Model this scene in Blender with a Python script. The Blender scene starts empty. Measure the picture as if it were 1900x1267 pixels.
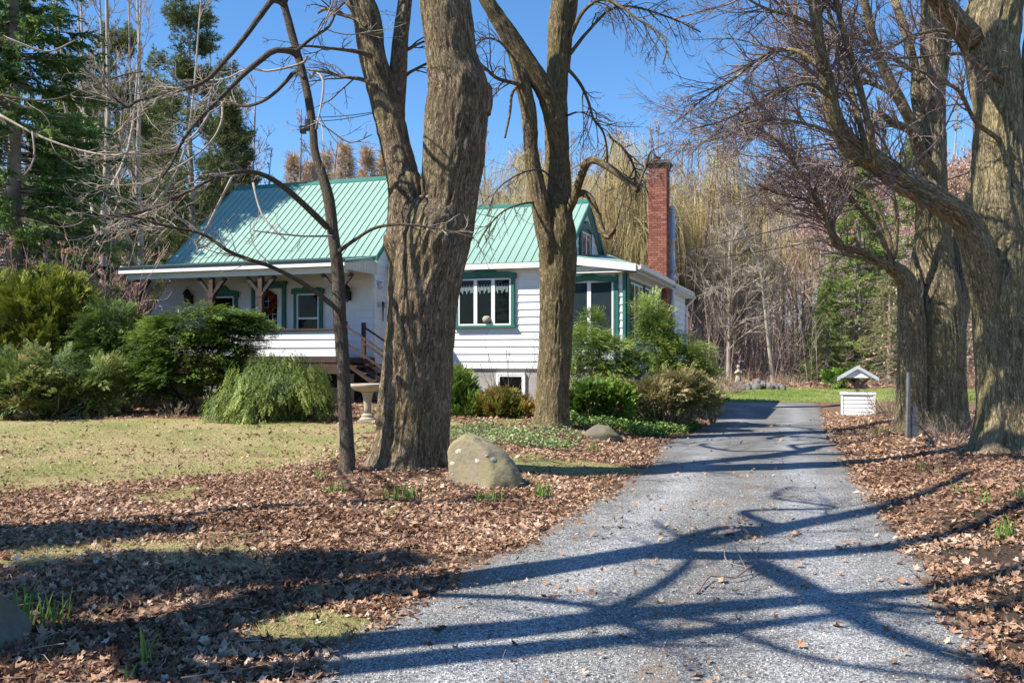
import bpy, math, random
import numpy as np
from mathutils import Vector
rng = np.random.default_rng(7)
random.seed(7)
scene = bpy.context.scene
col = scene.collection

# ---------------------------------------------------------------- camera, sky, sun
F, HOR, EYE = 1700.0, 665.0, 1.6           # focal length in photo pixels, horizon row, eye height
cam_d = bpy.data.cameras.new('camera')
cam = bpy.data.objects.new('camera', cam_d)
col.objects.link(cam)
cam.location = (0, 0, EYE)
cam.rotation_euler = (math.radians(90), 0, 0)
cam_d.sensor_width = 36.0
cam_d.lens = 36.0 * F / 1900.0
cam_d.shift_y = (HOR - 633.5) / 1900.0
cam_d.clip_start = 0.1
cam_d.clip_end = 3000
scene.camera = cam

SUN_EL = math.radians(47)
SH_AZ = math.radians(20)                   # shadows run to +X and a little away
SD = np.array([math.cos(SH_AZ), math.sin(SH_AZ)])
world = bpy.data.worlds.new('World')
scene.world = world
world.use_nodes = True
wn = world.node_tree
for n in list(wn.nodes): wn.nodes.remove(n)
sky = wn.nodes.new('ShaderNodeTexSky')
sky.sky_type = 'NISHITA'
sky.sun_disc = False
sky.sun_elevation = SUN_EL
to_sun = np.array([-SD[0]*math.cos(SUN_EL), -SD[1]*math.cos(SUN_EL), math.sin(SUN_EL)])
sky.sun_rotation = math.atan2(to_sun[0], to_sun[1])
sky.air_density = 1.0
sky.dust_density = 0.0
sky.ozone_density = 6.0
sky.altitude = 300
bg = wn.nodes.new('ShaderNodeBackground')
bg.inputs['Strength'].default_value = 0.105
wo = wn.nodes.new('ShaderNodeOutputWorld')
hs = wn.nodes.new('ShaderNodeHueSaturation'); hs.inputs['Saturation'].default_value = 1.13; hs.inputs['Value'].default_value = 1.12
wn.links.new(sky.outputs[0], hs.inputs['Color']); wn.links.new(hs.outputs[0], bg.inputs[0])
wn.links.new(bg.outputs[0], wo.inputs[0])
sun_d = bpy.data.lights.new('sun', 'SUN')
sun_d.energy = 5.0
sun_d.angle = math.radians(0.45)
sun_d.color = (1.0, 0.94, 0.84)
sun = bpy.data.objects.new('sun', sun_d)
col.objects.link(sun)
sun.rotation_euler = Vector(tuple(to_sun)).to_track_quat('Z', 'Y').to_euler()
scene.view_settings.view_transform = 'Standard'
scene.view_settings.look = 'None'
scene.view_settings.gamma = 1
scene.view_settings.use_curve_mapping = False
scene.view_settings.exposure = 0.84
scene.cycles.max_bounces = 6
scene.cycles.transparent_max_bounces = 12
scene.cycles.use_denoising = True

# ---------------------------------------------------------------- small maths
def ss(x, a=0.0, b=1.0):
    t = np.clip((np.asarray(x, float) - a) / (b - a), 0, 1)
    return t * t * (3 - 2 * t)
def _h(i, j, k, s):
    n = (i * 73856093) ^ (j * 19349663) ^ (k * 83492791) ^ (s * 2654435)
    n = (n ^ (n >> 13)) * 1274126177
    n = n & 0x7fffffff
    n = (n ^ (n >> 15)) & 0xffffff
    return n / float(0xffffff)
def noise3(p, s=0):
    p = np.asarray(p, float)
    f = np.floor(p); t = p - f; t = t * t * (3 - 2 * t)
    i, j, k = (f[..., a].astype(np.int64) for a in range(3))
    r = 0
    for a in (0, 1):
        wa = t[..., 0] if a else 1 - t[..., 0]
        for b in (0, 1):
            wb = t[..., 1] if b else 1 - t[..., 1]
            for c in (0, 1):
                wc = t[..., 2] if c else 1 - t[..., 2]
                r = r + wa * wb * wc * _h(i + a, j + b, k + c, s)
    return r
def fbm(p, o=3, s=0):
    p = np.asarray(p, float); r = 0; a = .5; tot = 0
    for q in range(o):
        r = r + a * noise3(p * 2 ** q, s + q); tot += a; a *= .5
    return r / tot
def n2(x, y, f=1.0, o=3, s=0):
    x, y = np.broadcast_arrays(np.asarray(x, float), np.asarray(y, float))
    return fbm(np.stack([x * f, y * f, np.zeros_like(x) + .5], -1), o, s)
def unit(v):
    v = np.asarray(v, float)
    return v / np.maximum(np.linalg.norm(v, axis=-1, keepdims=True), 1e-9)

# ---------------------------------------------------------------- terrain
_ly = np.array([-30, 4.5, 5.0, 5.6, 6.9, 8.5, 10.7, 13.6, 16.5, 21.8, 27, 29.5, 31, 33, 60])
_lx = np.array([-1.6, -1.09, -1.03, -.82, -.4, .25, 1.07, 2.0, 2.6, 4.6, 6.1, 6.2, 2.5, 1.5, 1.5])
_ry = np.array([-30, 4.5, 5.28, 6.55, 8.1, 9.5, 12.1, 14.7, 21.8, 32, 60])
_rx = np.array([-1, 2.4, 2.64, 3.04, 3.53, 3.87, 4.6, 5.36, 7.5, 10.8, 19])
def xl(y): return np.interp(y, _ly, _lx)
def xr(y): return np.interp(y, _ry, _rx)
DRIVE_END = 33.0
def H(x, y):
    x = np.asarray(x, float); y = np.asarray(y, float)
    dl = xl(y) - x; dr = x - xr(y)
    lf = ss(dl / 2.6) * np.interp(y, [-20, 0, 8, 12, 17, 21, 24, 30, 34], [.02, .02, .06, .12, .2, .34, .55, .5, .1])
    rt = ss(dr / 1.8) * np.interp(y, [-20, 5, 10, 14, 20, 26, 34], [.2, .22, .22, .17, .16, .06, 0])
    far = np.interp(y, [DRIVE_END, 42, 60, 80, 120, 200, 600], [0, .36, .8, 1.7, 3.5, 8, 14])
    out = ss(np.maximum(dl, dr) / .8)
    m = .09 * np.exp(-((x + 1.35) ** 2 + (y - 12) ** 2) / 2.2) + .1 * np.exp(-((x - .75) ** 2 + (y - 17.6) ** 2) / 1.5)
    nz = (n2(x, y, .55, 2, 3) - .5) * .12 + (n2(x, y, 2.5, 2, 4) - .5) * .035
    ins = (np.maximum(dl, dr) < 0) & (y < DRIVE_END)
    return lf + rt + far + m + nz * np.where(y < DRIVE_END, out, ss(y, DRIVE_END, DRIVE_END + 2)) - .05 * np.where(ins, 1, 0)
def PX(px, py, D):
    """point seen at photo pixel (px,py) at distance D along the view axis"""
    return np.array([(px - 950) / F * D, D, EYE + (HOR - py) / F * D])
def G(px, py, lift=0.0):
    """ground point seen at a photo pixel"""
    D = np.linspace(3.5, 90, 6000)
    X = (px - 950) / F * D
    z = EYE + (HOR - py) / F * D
    d = z - H(X, D) - lift
    k = int(np.argmax(d < 0))
    return np.array([X[k], D[k], float(H(X[k], D[k]))])

# ---------------------------------------------------------------- scene objects
def tag(o, label=None, cat=None, group=None, kind=None):
    if label: o['label'] = label
    if cat: o['category'] = cat
    if group: o['group'] = group
    if kind: o['kind'] = kind
    return o
def empty(name, loc, rz=0, label=None, cat=None, group=None):
    o = bpy.data.objects.new(name, None)
    o.empty_display_size = .2
    o.location = tuple(float(v) for v in loc); o.rotation_euler = (0, 0, rz)
    col.objects.link(o)
    return tag(o, label, cat, group)
def mesh_np(name, V, Fa, mat=None, smooth=False, attrs=None, uv=None):
    """V (n,3); Fa a face index array (m,k) or a list of such arrays"""
    me = bpy.data.meshes.new(name)
    V = np.asarray(V, np.float32)
    fs = Fa if isinstance(Fa, list) else [Fa]
    fs = [np.asarray(f, np.int32) for f in fs if len(f)]
    me.vertices.add(len(V)); me.vertices.foreach_set('co', V.ravel())
    lv = np.concatenate([f.ravel() for f in fs])
    cnt = np.concatenate([np.full(len(f), f.shape[1], np.int32) for f in fs])
    st = np.concatenate([[0], np.cumsum(cnt)[:-1]]).astype(np.int32)
    me.loops.add(len(lv)); me.loops.foreach_set('vertex_index', lv)
    me.polygons.add(len(cnt)); me.polygons.foreach_set('loop_start', st)
    me.polygons.foreach_set('use_smooth', np.full(len(cnt), bool(smooth)))
    me.update(calc_edges=True)
    for k, a in (attrs or {}).items():
        a = np.asarray(a, np.float32)
        if a.ndim == 1:
            at = me.attributes.new(k, 'FLOAT', 'POINT'); at.data.foreach_set('value', a)
        else:
            at = me.attributes.new(k, 'FLOAT_VECTOR', 'POINT'); at.data.foreach_set('vector', a.ravel())
    if mat: me.materials.append(mat)
    return me
def obj(name, me, parent=None, loc=None, rz=None):
    o = bpy.data.objects.new(name, me)
    if loc is not None: o.location = tuple(float(v) for v in loc)
    if rz is not None: o.rotation_euler = (0, 0, rz)
    col.objects.link(o)
    if parent: o.parent = parent
    return o
class MB:
    """collects simple solids, builds them as one mesh"""
    def __init__(s): s.v = []; s.f3 = []; s.f4 = []; s.n = 0
    def add(s, V, f4=(), f3=()):
        V = np.asarray(V, float)
        for f in f4: s.f4.append([i + s.n for i in f])
        for f in f3: s.f3.append([i + s.n for i in f])
        s.v.append(V); s.n += len(V); return s
    def box(s, x0, x1, y0, y1, z0, z1):
        V = [(x, y, z) for x in (x0, x1) for y in (y0, y1) for z in (z0, z1)]
        return s.add(V, [(0, 1, 3, 2), (4, 6, 7, 5), (0, 4, 5, 1), (2, 3, 7, 6), (0, 2, 6, 4), (1, 5, 7, 3)])
    def hexa(s, a, b):
        """a: 4 points of one end, b: 4 matching points of the other"""
        return s.add(list(a) + list(b), [(3, 2, 1, 0), (4, 5, 6, 7), (0, 1, 5, 4), (1, 2, 6, 5), (2, 3, 7, 6), (3, 0, 4, 7)])
    def beam(s, p, q, w, d, up=(0, 0, 1)):
        p = np.array(p, float); q = np.array(q, float); t = unit(q - p)
        a = np.cross(t, up)
        if np.linalg.norm(a) < 1e-4: a = np.array([1., 0, 0])
        a = unit(a); b = unit(np.cross(a, t))
        c = [(-w/2, -d/2), (w/2, -d/2), (w/2, d/2), (-w/2, d/2)]
        return s.hexa([p + a*i + b*j for i, j in c], [q + a*i + b*j for i, j in c])
    def prism(s, poly, axis, a0, a1):
        """poly: 2D outline; axis 0,1,2 the extrusion axis"""
        n = len(poly)
        def P(u, v, w):
            r = [u, v]; r.insert(axis, w); return r
        V = [P(u, v, a0) for u, v in poly] + [P(u, v, a1) for u, v in poly]
        c0 = np.mean(np.array(V[:n]), 0); c1 = np.mean(np.array(V[n:]), 0)
        V += [list(c0), list(c1)]
        f4 = [(i, (i+1) % n, (i+1) % n + n, i + n) for i in range(n)]
        f3 = [((i+1) % n, i, 2*n) for i in range(n)] + [(i + n, (i+1) % n + n, 2*n+1) for i in range(n)]
        return s.add(V, f4, f3)
    def lathe(s, prof, c=(0, 0, 0), m=20):
        c = np.array(c, float); a = np.linspace(0, 2*math.pi, m, endpoint=False); V = []
        for r, z in prof: V += [(c[0] + r*math.cos(t), c[1] + r*math.sin(t), c[2] + z) for t in a]
        f4 = [(k*m + i, k*m + (i+1) % m, (k+1)*m + (i+1) % m, (k+1)*m + i) for k in range(len(prof)-1) for i in range(m)]
        V += [(c[0], c[1], c[2] + prof[0][1]), (c[0], c[1], c[2] + prof[-1][1])]
        b = len(prof)*m; e = (len(prof)-1)*m
        f3 = [((i+1) % m, i, b) for i in range(m)] + [(e+i, e+(i+1) % m, b+1) for i in range(m)]
        return s.add(V, f4, f3)
    def tube(s, pts, rad, m=6):
        V, f = tubes(np.array([pts], float), np.array([rad if np.ndim(rad) else [rad]*len(pts)], float), m)
        return s.add(V, f.tolist())
    def me(s, name, mat, smooth=False):
        fs = []
        if s.f4: fs.append(np.array(s.f4))
        if s.f3: fs.append(np.array(s.f3))
        return mesh_np(name, np.concatenate(s.v), fs, mat, smooth)
    def build(s, name, mat, parent=None, smooth=False, loc=None, rz=None, bevel=0):
        o = obj(name, s.me(name, mat, smooth), parent, loc, rz)
        if bevel:
            b = o.modifiers.new('bevel', 'BEVEL'); b.width = bevel; b.segments = 2; b.limit_method = 'ANGLE'
        return o
def tubes(P, R, m=5, bark=False):
    """P (n,K,3) polylines, R (n,K) radii -> verts, quads"""
    n, K, _ = P.shape
    T = np.empty_like(P)
    T[:, 1:-1] = P[:, 2:] - P[:, :-2]; T[:, 0] = P[:, 1] - P[:, 0]; T[:, -1] = P[:, -1] - P[:, -2]
    T = unit(T)
    ref = np.zeros_like(T); mean = unit(P[:, -1] - P[:, 0])
    ax = np.argmin(np.abs(mean), 1)
    ref[np.arange(n), :, ax] = 1
    A = unit(np.cross(T, ref)); B = np.cross(T, A)
    th = np.linspace(0, 2*math.pi, m, endpoint=False)
    V = P[:, :, None] + R[:, :, None, None] * (A[:, :, None] * np.cos(th)[None, None, :, None] + B[:, :, None] * np.sin(th)[None, None, :, None])
    idx = np.arange(n*K*m).reshape(n, K, m)
    nx = np.roll(idx, -1, 2)
    f = np.stack([idx[:, :-1], nx[:, :-1], nx[:, 1:], idx[:, 1:]], -1).reshape(-1, 4)
    return V.reshape(-1, 3), f
def resample(P, R, K):
    """smooth (Catmull-Rom) resampling of one polyline"""
    P = np.asarray(P, float); R = np.asarray(R, float)
    if len(P) == 2: t = np.linspace(0, 1, K)[:, None]; return P[0]*(1-t) + P[1]*t, R[0]*(1-t[:, 0]) + R[1]*t[:, 0]
    E = np.vstack([2*P[0]-P[1], P, 2*P[-1]-P[-2]])
    d = np.concatenate([[0], np.cumsum(np.linalg.norm(np.diff(P, axis=0), axis=1))])
    u = np.linspace(0, d[-1], K); k = np.clip(np.searchsorted(d, u, side='right')-1, 0, len(P)-2)
    t = ((u - d[k]) / np.maximum(d[k+1]-d[k], 1e-9))[:, None]
    p0, p1, p2, p3 = E[k], E[k+1], E[k+2], E[k+3]
    Q = .5*((2*p1) + (p2-p0)*t + (2*p0-5*p1+4*p2-p3)*t**2 + (3*p1-p0-3*p2+p3)*t**3)
    return Q, np.interp(u, d, R)

# ---------------------------------------------------------------- materials
def mk(name):
    m = bpy.data.materials.new(name); m.use_nodes = True
    nt = m.node_tree; b = nt.nodes['Principled BSDF']
    b.inputs['Roughness'].default_value = .8
    b.inputs['Specular IOR Level'].default_value = .25
    return m, nt, b
def N(nt, t, **kw):
    n = nt.nodes.new('ShaderNode' + t)
    for k, v in kw.items():
        if k in n.inputs: n.inputs[k].default_value = v
        else: setattr(n, k, v)
    return n
def ramp(nt, fac, stops, interp='LINEAR'):
    r = nt.nodes.new('ShaderNodeValToRGB'); e = r.color_ramp.elements; r.color_ramp.interpolation = interp
    while len(e) < len(stops): e.new(.5)
    for q, (p, c) in zip(e, stops): q.position = p; q.color = (*c, 1) if len(c) == 3 else c
    nt.links.new(fac, r.inputs[0]); return r.outputs[0]
def mixc(nt, f, a, b, mode='MIX'):
    m = nt.nodes.new('ShaderNodeMix'); m.data_type = 'RGBA'; m.blend_type = mode
    for s, v in ((0, f), (6, a), (7, b)):
        if isinstance(v, (int, float)): m.inputs[s].default_value = v
        elif isinstance(v, tuple): m.inputs[s].default_value = (*v, 1)
        else: nt.links.new(v, m.inputs[s])
    return m.outputs[2]
def math_(nt, op, a, b=0.0):
    m = nt.nodes.new('ShaderNodeMath'); m.operation = op
    for s, v in ((0, a), (1, b)):
        if isinstance(v, (int, float)): m.inputs[s].default_value = v
        else: nt.links.new(v, m.inputs[s])
    return m.outputs[0]
def coords(nt, kind='Object', scale=(1, 1, 1), attr=None):
    if attr: o = N(nt, 'Attribute', attribute_name=attr).outputs['Vector']
    else: o = nt.nodes.new('ShaderNodeTexCoord').outputs[kind]
    mp = nt.nodes.new('ShaderNodeMapping'); mp.inputs['Scale'].default_value = scale
    nt.links.new(o, mp.inputs[0]); return mp.outputs[0]
def noise(nt, vec, scale, detail=4, rough=.6, dist=0):
    n = nt.nodes.new('ShaderNodeTexNoise')
    n.inputs['Scale'].default_value = scale; n.inputs['Detail'].default_value = detail
    n.inputs['Roughness'].default_value = rough; n.inputs['Distortion'].default_value = dist
    nt.links.new(vec, n.inputs['Vector']); return n.outputs[0]
def voro(nt, vec, scale, feature='F1', out='Distance'):
    n = nt.nodes.new('ShaderNodeTexVoronoi'); n.feature = feature; n.inputs['Scale'].default_value = scale
    nt.links.new(vec, n.inputs['Vector']); return n.outputs[out]
def bump(nt, b, h, dist=.01, st=1.0, prev=None):
    n = nt.nodes.new('ShaderNodeBump'); n.inputs['Distance'].default_value = dist; n.inputs['Strength'].default_value = st
    nt.links.new(h, n.inputs['Height'])
    if prev: nt.links.new(prev, n.inputs['Normal'])
    nt.links.new(n.outputs[0], b.inputs['Normal']); return n.outputs[0]
def setc(nt, b, c): nt.links.new(c, b.inputs['Base Color'])

def flat_mat(name, c, rough=.6, var=.12, scale=3.0, metallic=0, spec=.3, bmp=.002, bscale=30):
    m, nt, b = mk(name)
    v = coords(nt); a = noise(nt, v, scale, 5)
    lo = tuple(x*(1-var) for x in c); hi = tuple(min(1, x*(1+var)) for x in c)
    setc(nt, b, ramp(nt, a, [(.3, lo), (.7, hi)]))
    b.inputs['Roughness'].default_value = rough; b.inputs['Metallic'].default_value = metallic
    b.inputs['Specular IOR Level'].default_value = spec
    if bmp: bump(nt, b, noise(nt, v, bscale, 3), bmp)
    return m
def foliage_mat(name, stops, trans=.25, rough=.6, attr='var'):
    m, nt, b = mk(name)
    a = N(nt, 'Attribute', attribute_name=attr)
    c = ramp(nt, a.outputs['Fac'], stops)
    setc(nt, b, c); b.inputs['Roughness'].default_value = rough
    if trans:
        t = N(nt, 'BsdfTranslucent'); nt.links.new(c, t.inputs[0])
        mx = N(nt, 'MixShader'); mx.inputs[0].default_value = trans
        nt.links.new(b.outputs[0], mx.inputs[1]); nt.links.new(t.outputs[0], mx.inputs[2])
        nt.links.new(mx.outputs[0], nt.nodes['Material Output'].inputs[0])
    return m
def bark_mat(name, dark, light, moss, mossamt=.5, big=1.0):
    m, nt, b = mk(name)
    v = coords(nt, attr='bark', scale=(1, 1, .23))
    w = coords(nt, attr='bark', scale=(1, 1, 1))
    n1 = noise(nt, v, 24*big, 4, .6, .8)
    n2_ = noise(nt, v, 70*big, 4, .65, .3)
    rl = N(nt, 'Attribute', attribute_name='relief').outputs['Fac']
    fur = math_(nt, 'MULTIPLY', math_(nt, 'ABSOLUTE', math_(nt, 'SUBTRACT', n1, .5)), 9.0)
    fur = math_(nt, 'MINIMUM', fur, 1.0)
    k = math_(nt, 'ADD', math_(nt, 'MULTIPLY', fur, .55), math_(nt, 'MULTIPLY', rl, .55))
    c = ramp(nt, k, [(.22, dark), (.55, tuple(.45*a+.55*b_ for a, b_ in zip(dark, light))), (.95, light)])
    c = mixc(nt, .45, c, ramp(nt, n2_, [(.36, dark), (.66, tuple(min(1, x*1.25) for x in light))]))
    mo = noise(nt, w, 1.4, 5, .65)
    c = mixc(nt, math_(nt, 'MULTIPLY', ramp(nt, mo, [(.42, (0, 0, 0)), (.66, (1, 1, 1))]), mossamt), c, mixc(nt, .5, c, moss))
    setc(nt, b, c); b.inputs['Roughness'].default_value = .95; b.inputs['Specular IOR Level'].default_value = .1
    p = bump(nt, b, fur, .016/big, 1.0)
    bump(nt, b, n2_, .008/big, 1.0, p)
    return m
def twig_mat(name, c1, c2):
    m, nt, b = mk(name)
    v = coords(nt)
    setc(nt, b, ramp(nt, noise(nt, v, 1.3, 3), [(.35, c1), (.65, c2)]))
    b.inputs['Roughness'].default_value = .75
    return m
M = {}
M['bark_maple'] = bark_mat('maple bark', (.024, .016, .010), (.38, .29, .19), (.19, .175, .06), .6)
M['bark_mossy'] = bark_mat('mossy bark', (.022, .016, .010), (.32, .245, .145), (.22, .20, .05), .6)
M['bark_right'] = bark_mat('ridged bark', (.030, .023, .014), (.47, .38, .235), (.30, .265, .07), .6)
M['bark_smooth'] = bark_mat('smooth young bark', (.05, .038, .028), (.19, .155, .12), (.10, .09, .04), .3, 2.0)
M['bark_far'] = twig_mat('far trunk bark', (.17, .135, .11), (.38, .32, .27))
M['bark_pale'] = twig_mat('pale trunk bark', (.30, .25, .20), (.46, .40, .32))
M['twig_dark'] = twig_mat('dark twigs', (.07, .055, .045), (.13, .10, .085))
M['twig_pale'] = twig_mat('pale twigs', (.30, .25, .20), (.46, .39, .33))
M['twig_mauve'] = twig_mat('mauve twigs', (.17, .125, .105), (.33, .245, .215))
M['twig_brown'] = twig_mat('brown twigs', (.25, .18, .12), (.42, .32, .23))
M['twig_pink'] = twig_mat('pink budding twigs', (.48, .27, .24), (.66, .42, .36))
M['twig_far'] = twig_mat('far wood twigs', (.34, .26, .215), (.52, .42, .36))
M['white_siding'] = flat_mat('white painted siding', (.78, .78, .775), .5, .08, 1.1, bmp=.0015)
M['white_trim'] = flat_mat('white trim', (.82, .82, .81), .4, .03, 2)
M['green_trim'] = flat_mat('dark green trim', (.035, .15, .115), .5, .18, 4)
M['roof_green'] = flat_mat('green metal roof', (.235, .365, .30), .5, .10, .7, spec=.4, bmp=0)
M['brown_wood'] = flat_mat('brown stained wood', (.072, .042, .032), .7, .3, 6)
M['eave_shade_wood'] = flat_mat('bracket wood with painted eave shade', (.035, .026, .025), .7, .3, 6)  # bracket wood painted near black to carry the eave's shadow in its colour
M['screen_room'] = flat_mat('grey blue insect screen', (.075, .09, .11), .8, .2, 1.2, bmp=0)
M['concrete'] = flat_mat('grey foundation', (.36, .345, .32), .9, .15, 3, bmp=.004)
M['soffit'] = flat_mat('cream soffit', (.62, .58, .50), .7, .06, 3)
M['galv'] = flat_mat('galvanised metal', (.50, .52, .55), .42, .15, 3, metallic=.35)
M['black_metal'] = flat_mat('black iron', (.02, .02, .022), .45, .2, 8)
M['rust_metal'] = flat_mat('rusty iron', (.12, .05, .03), .8, .4, 8)
M['grey_board'] = flat_mat('weathered board', (.13, .14, .155), .85, .3, 5, bmp=.004)
M['stone_pale'] = flat_mat('pale cast stone', (.38, .33, .25), .85, .2, 5, bmp=.004)
M['cloth_white'] = flat_mat('white lace', (.75, .75, .73), .9, .05, 8)
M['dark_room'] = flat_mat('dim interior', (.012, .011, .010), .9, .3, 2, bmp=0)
M['mortar'] = flat_mat('mortar', (.42, .36, .32), .95, .15, 10)
def glass_mat(name):
    m, nt, b = mk(name)
    g = N(nt, 'BsdfGlossy', Roughness=.02); t = N(nt, 'BsdfTransparent'); t.inputs[0].default_value = (.75, .8, .8, 1)
    f = N(nt, 'LayerWeight'); f.inputs[0].default_value = .5
    k = math_(nt, 'ADD', math_(nt, 'MULTIPLY', math_(nt, 'POWER', f.outputs['Facing'], 4.0), .6), .008)
    mx = N(nt, 'MixShader'); nt.links.new(k, mx.inputs[0]); nt.links.new(t.outputs[0], mx.inputs[1]); nt.links.new(g.outputs[0], mx.inputs[2])
    nt.links.new(mx.outputs[0], nt.nodes['Material Output'].inputs[0]); return m
M['glass'] = glass_mat('window glass')
def brick_mat():
    m, nt, b = mk('red brick')
    a = N(nt, 'Attribute', attribute_name='var'); v = coords(nt)
    c = ramp(nt, a.outputs['Fac'], [(0, (.13, .045, .033)), (.5, (.25, .085, .06)), (1, (.37, .155, .11))])
    c = mixc(nt, .3, c, ramp(nt, noise(nt, v, 25, 5), [(.3, (.12, .05, .04)), (.7, (.5, .2, .13))]))
    setc(nt, b, c); b.inputs['Roughness'].default_value = .9; bump(nt, b, noise(nt, v, 80, 3), .003); return m
M['brick'] = brick_mat()
def rock_mat(name, base, moss, spots=False):
    m, nt, b = mk(name); v = coords(nt)
    n1 = noise(nt, v, 2.2, 8, .62); n_2 = noise(nt, v, 24, 6, .7)
    c = ramp(nt, n1, [(.3, tuple(x*.62 for x in base)), (.55, base), (.75, tuple(min(1, x*1.3) for x in base))])
    c = mixc(nt, .35, c, ramp(nt, n_2, [(.3, tuple(x*.45 for x in base)), (.7, tuple(x*1.35 for x in base))]))
    c = mixc(nt, ramp(nt, noise(nt, v, 3.3, 5), [(.45, (0, 0, 0)), (.65, (.75, .75, .75))]), c, moss)
    setc(nt, b, c); b.inputs['Roughness'].default_value = .92
    p = bump(nt, b, n1, .05, .6); bump(nt, b, n_2, .012, .8, p); return m
M['rock'] = rock_mat('lichened boulder', (.30, .25, .17), (.24, .215, .10))
M['rock_dark'] = rock_mat('mossy boulder', (.19, .165, .13), (.13, .13, .04))
M['rock_grey'] = rock_mat('grey fieldstone', (.20, .19, .18), (.16, .16, .11))
M['lichen'] = flat_mat('pale lichen', (.42, .41, .36), .95, .2, 40)
# ---------------------------------------------------------------- ground zones
def dry_lawn(x, y):
    w = (n2(x, y, .9, 3, 11) - .5) * 1.6
    w = w*1.5 + (n2(x, y, 3.5, 2, 19) - .5)*1.3
    yb = np.interp(x, [-12, -8, -5.5, -3.7, -2.6], [8.2, 9.0, 9.8, 11.7, 12.9])
    yt = np.interp(x, [-14, -10, -6, -4], [20, 19.8, 19.9, 18.9])
    a = ss(y - yb + w, -1.2, 1.3) * ss(yt - y + w * .3, -.2, .25) * ss(np.interp(y, [12, 19], [-2.0, -2.7]) - x + w * .5, -.3, .4)
    e = 1 - np.sqrt(((x - .9) / 1.75) ** 2 + ((y - 13.0) / 1.0) ** 2)
    b = ss(e + w * .25, 0, .4)
    w3 = n2(x, y, .8, 3, 23); p3 = ss(w3, .60, .70) * ss(xl(y) - x, -.1, .3) * ss(x, -6, -4) * .8
    a = np.maximum(a, p3)
    e2 = 1 - np.sqrt(((x + 1.2) / .45) ** 2 + ((y - 5.45) / .42) ** 2)
    return np.maximum(np.maximum(a, b), ss(e2 + w * .3, 0, .4))
def green_lawn(x, y):
    w = (n2(x, y, .6, 3, 12) - .5) * 2
    yf = np.interp(x, [4, 9, 16, 30], [41.5, 41, 40.0, 40])
    return ss(y - 33.2 + w * .15, 0, .6) * ss(yf - y + w, -.3, .6) * ss(x, -20, -18)
def bare_soil(x, y):
    w = (n2(x, y, 1.1, 3, 13) - .5) * 2
    return ss(x - xr(y) + w * .5, 0, .35) * ss(9.2 - y + w, -.5, 1)

def axis_pts(segs):
    out = []
    for a, b, st in segs: out.append(np.arange(a, b, st))
    return np.concatenate(out + [[segs[-1][1]]])
gx = axis_pts([(-700, -200, 100), (-200, -60, 20), (-60, -26, 3), (-26, -12, .5), (-12, 10, .11), (10, 16, .25), (16, 26, .5), (26, 60, 3), (60, 200, 20), (200, 700, 100)])
gy = axis_pts([(-60, -4, 4), (-4, 3, .5), (3, 12, .09), (12, 26, .13), (26, 45, .3), (45, 70, 1.2), (70, 140, 5), (140, 900, 60)])
X, Y = np.meshgrid(gx, gy)
Z = H(X, Y)
nx_, ny_ = len(gx), len(gy)
I = np.arange(nx_*ny_).reshape(ny_, nx_)
Fq = np.stack([I[:-1, :-1], I[:-1, 1:], I[1:, 1:], I[1:, :-1]], -1).reshape(-1, 4)
m, nt, b = mk('ground')
v = coords(nt)
aL = N(nt, 'Attribute', attribute_name='dry').outputs['Fac']
aG = N(nt, 'Attribute', attribute_name='green').outputs['Fac']
aS = N(nt, 'Attribute', attribute_name='soil').outputs['Fac']
nf = noise(nt, v, 34, 6, .75); nm = noise(nt, v, 5, 5, .6); nb = noise(nt, v, .7, 4)
vc = voro(nt, v, 22, out='Color')
sx = N(nt, 'SeparateColor'); nt.links.new(vc, sx.inputs[0])
leafc = ramp(nt, sx.outputs[0], [(0, (.07, .038, .024)), (.35, (.16, .09, .055)), (.7, (.28, .165, .10)), (1, (.38, .26, .18))])
leafc = mixc(nt, .5, leafc, ramp(nt, nf, [(.3, (.06, .04, .025)), (.7, (.30, .20, .14))]))
grassc = ramp(nt, nf, [(.25, (.18, .15, .06)), (.5, (.38, .31, .15)), (.75, (.53, .43, .25))])
grassc = mixc(nt, ramp(nt, nb, [(.4, (0, 0, 0)), (.62, (.7, .7, .7))]), grassc, mixc(nt, nf, (.11, .17, .035), (.26, .28, .09)))
greenc = ramp(nt, nf, [(.3, (.14, .20, .04)), (.7, (.28, .33, .10))])
greenc = mixc(nt, ramp(nt, nm, [(.5, (0, 0, 0)), (.8, (.5, .5, .5))]), greenc, (.40, .34, .16))
soilc = ramp(nt, nf, [(.3, (.035, .025, .018)), (.55, (.09, .065, .048)), (.8, (.26, .23, .20))])
def edge(a): return ramp(nt, math_(nt, 'ADD', a, math_(nt, 'MULTIPLY', math_(nt, 'SUBTRACT', nf, .5), .8)), [(.4, (0, 0, 0)), (.6, (1, 1, 1))])
c = mixc(nt, edge(aS), leafc, soilc); c = mixc(nt, edge(aL), c, grassc); c = mixc(nt, edge(aG), c, greenc)
setc(nt, b, c); b.inputs['Roughness'].default_value = .95; b.inputs['Specular IOR Level'].default_value = .1
p = bump(nt, b, nf, .03, .9); bump(nt, b, voro(nt, v, 22), .02, .6, p)
M['ground'] = m
me = mesh_np('ground', np.stack([X, Y, Z], -1).reshape(-1, 3), Fq, m, True,
             {'dry': dry_lawn(X, Y).ravel(), 'green': green_lawn(X, Y).ravel(), 'soil': bare_soil(X, Y).ravel()})
tag(obj('ground', me), 'leaf strewn garden ground with thin lawn and flower beds', kind='structure')

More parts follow.
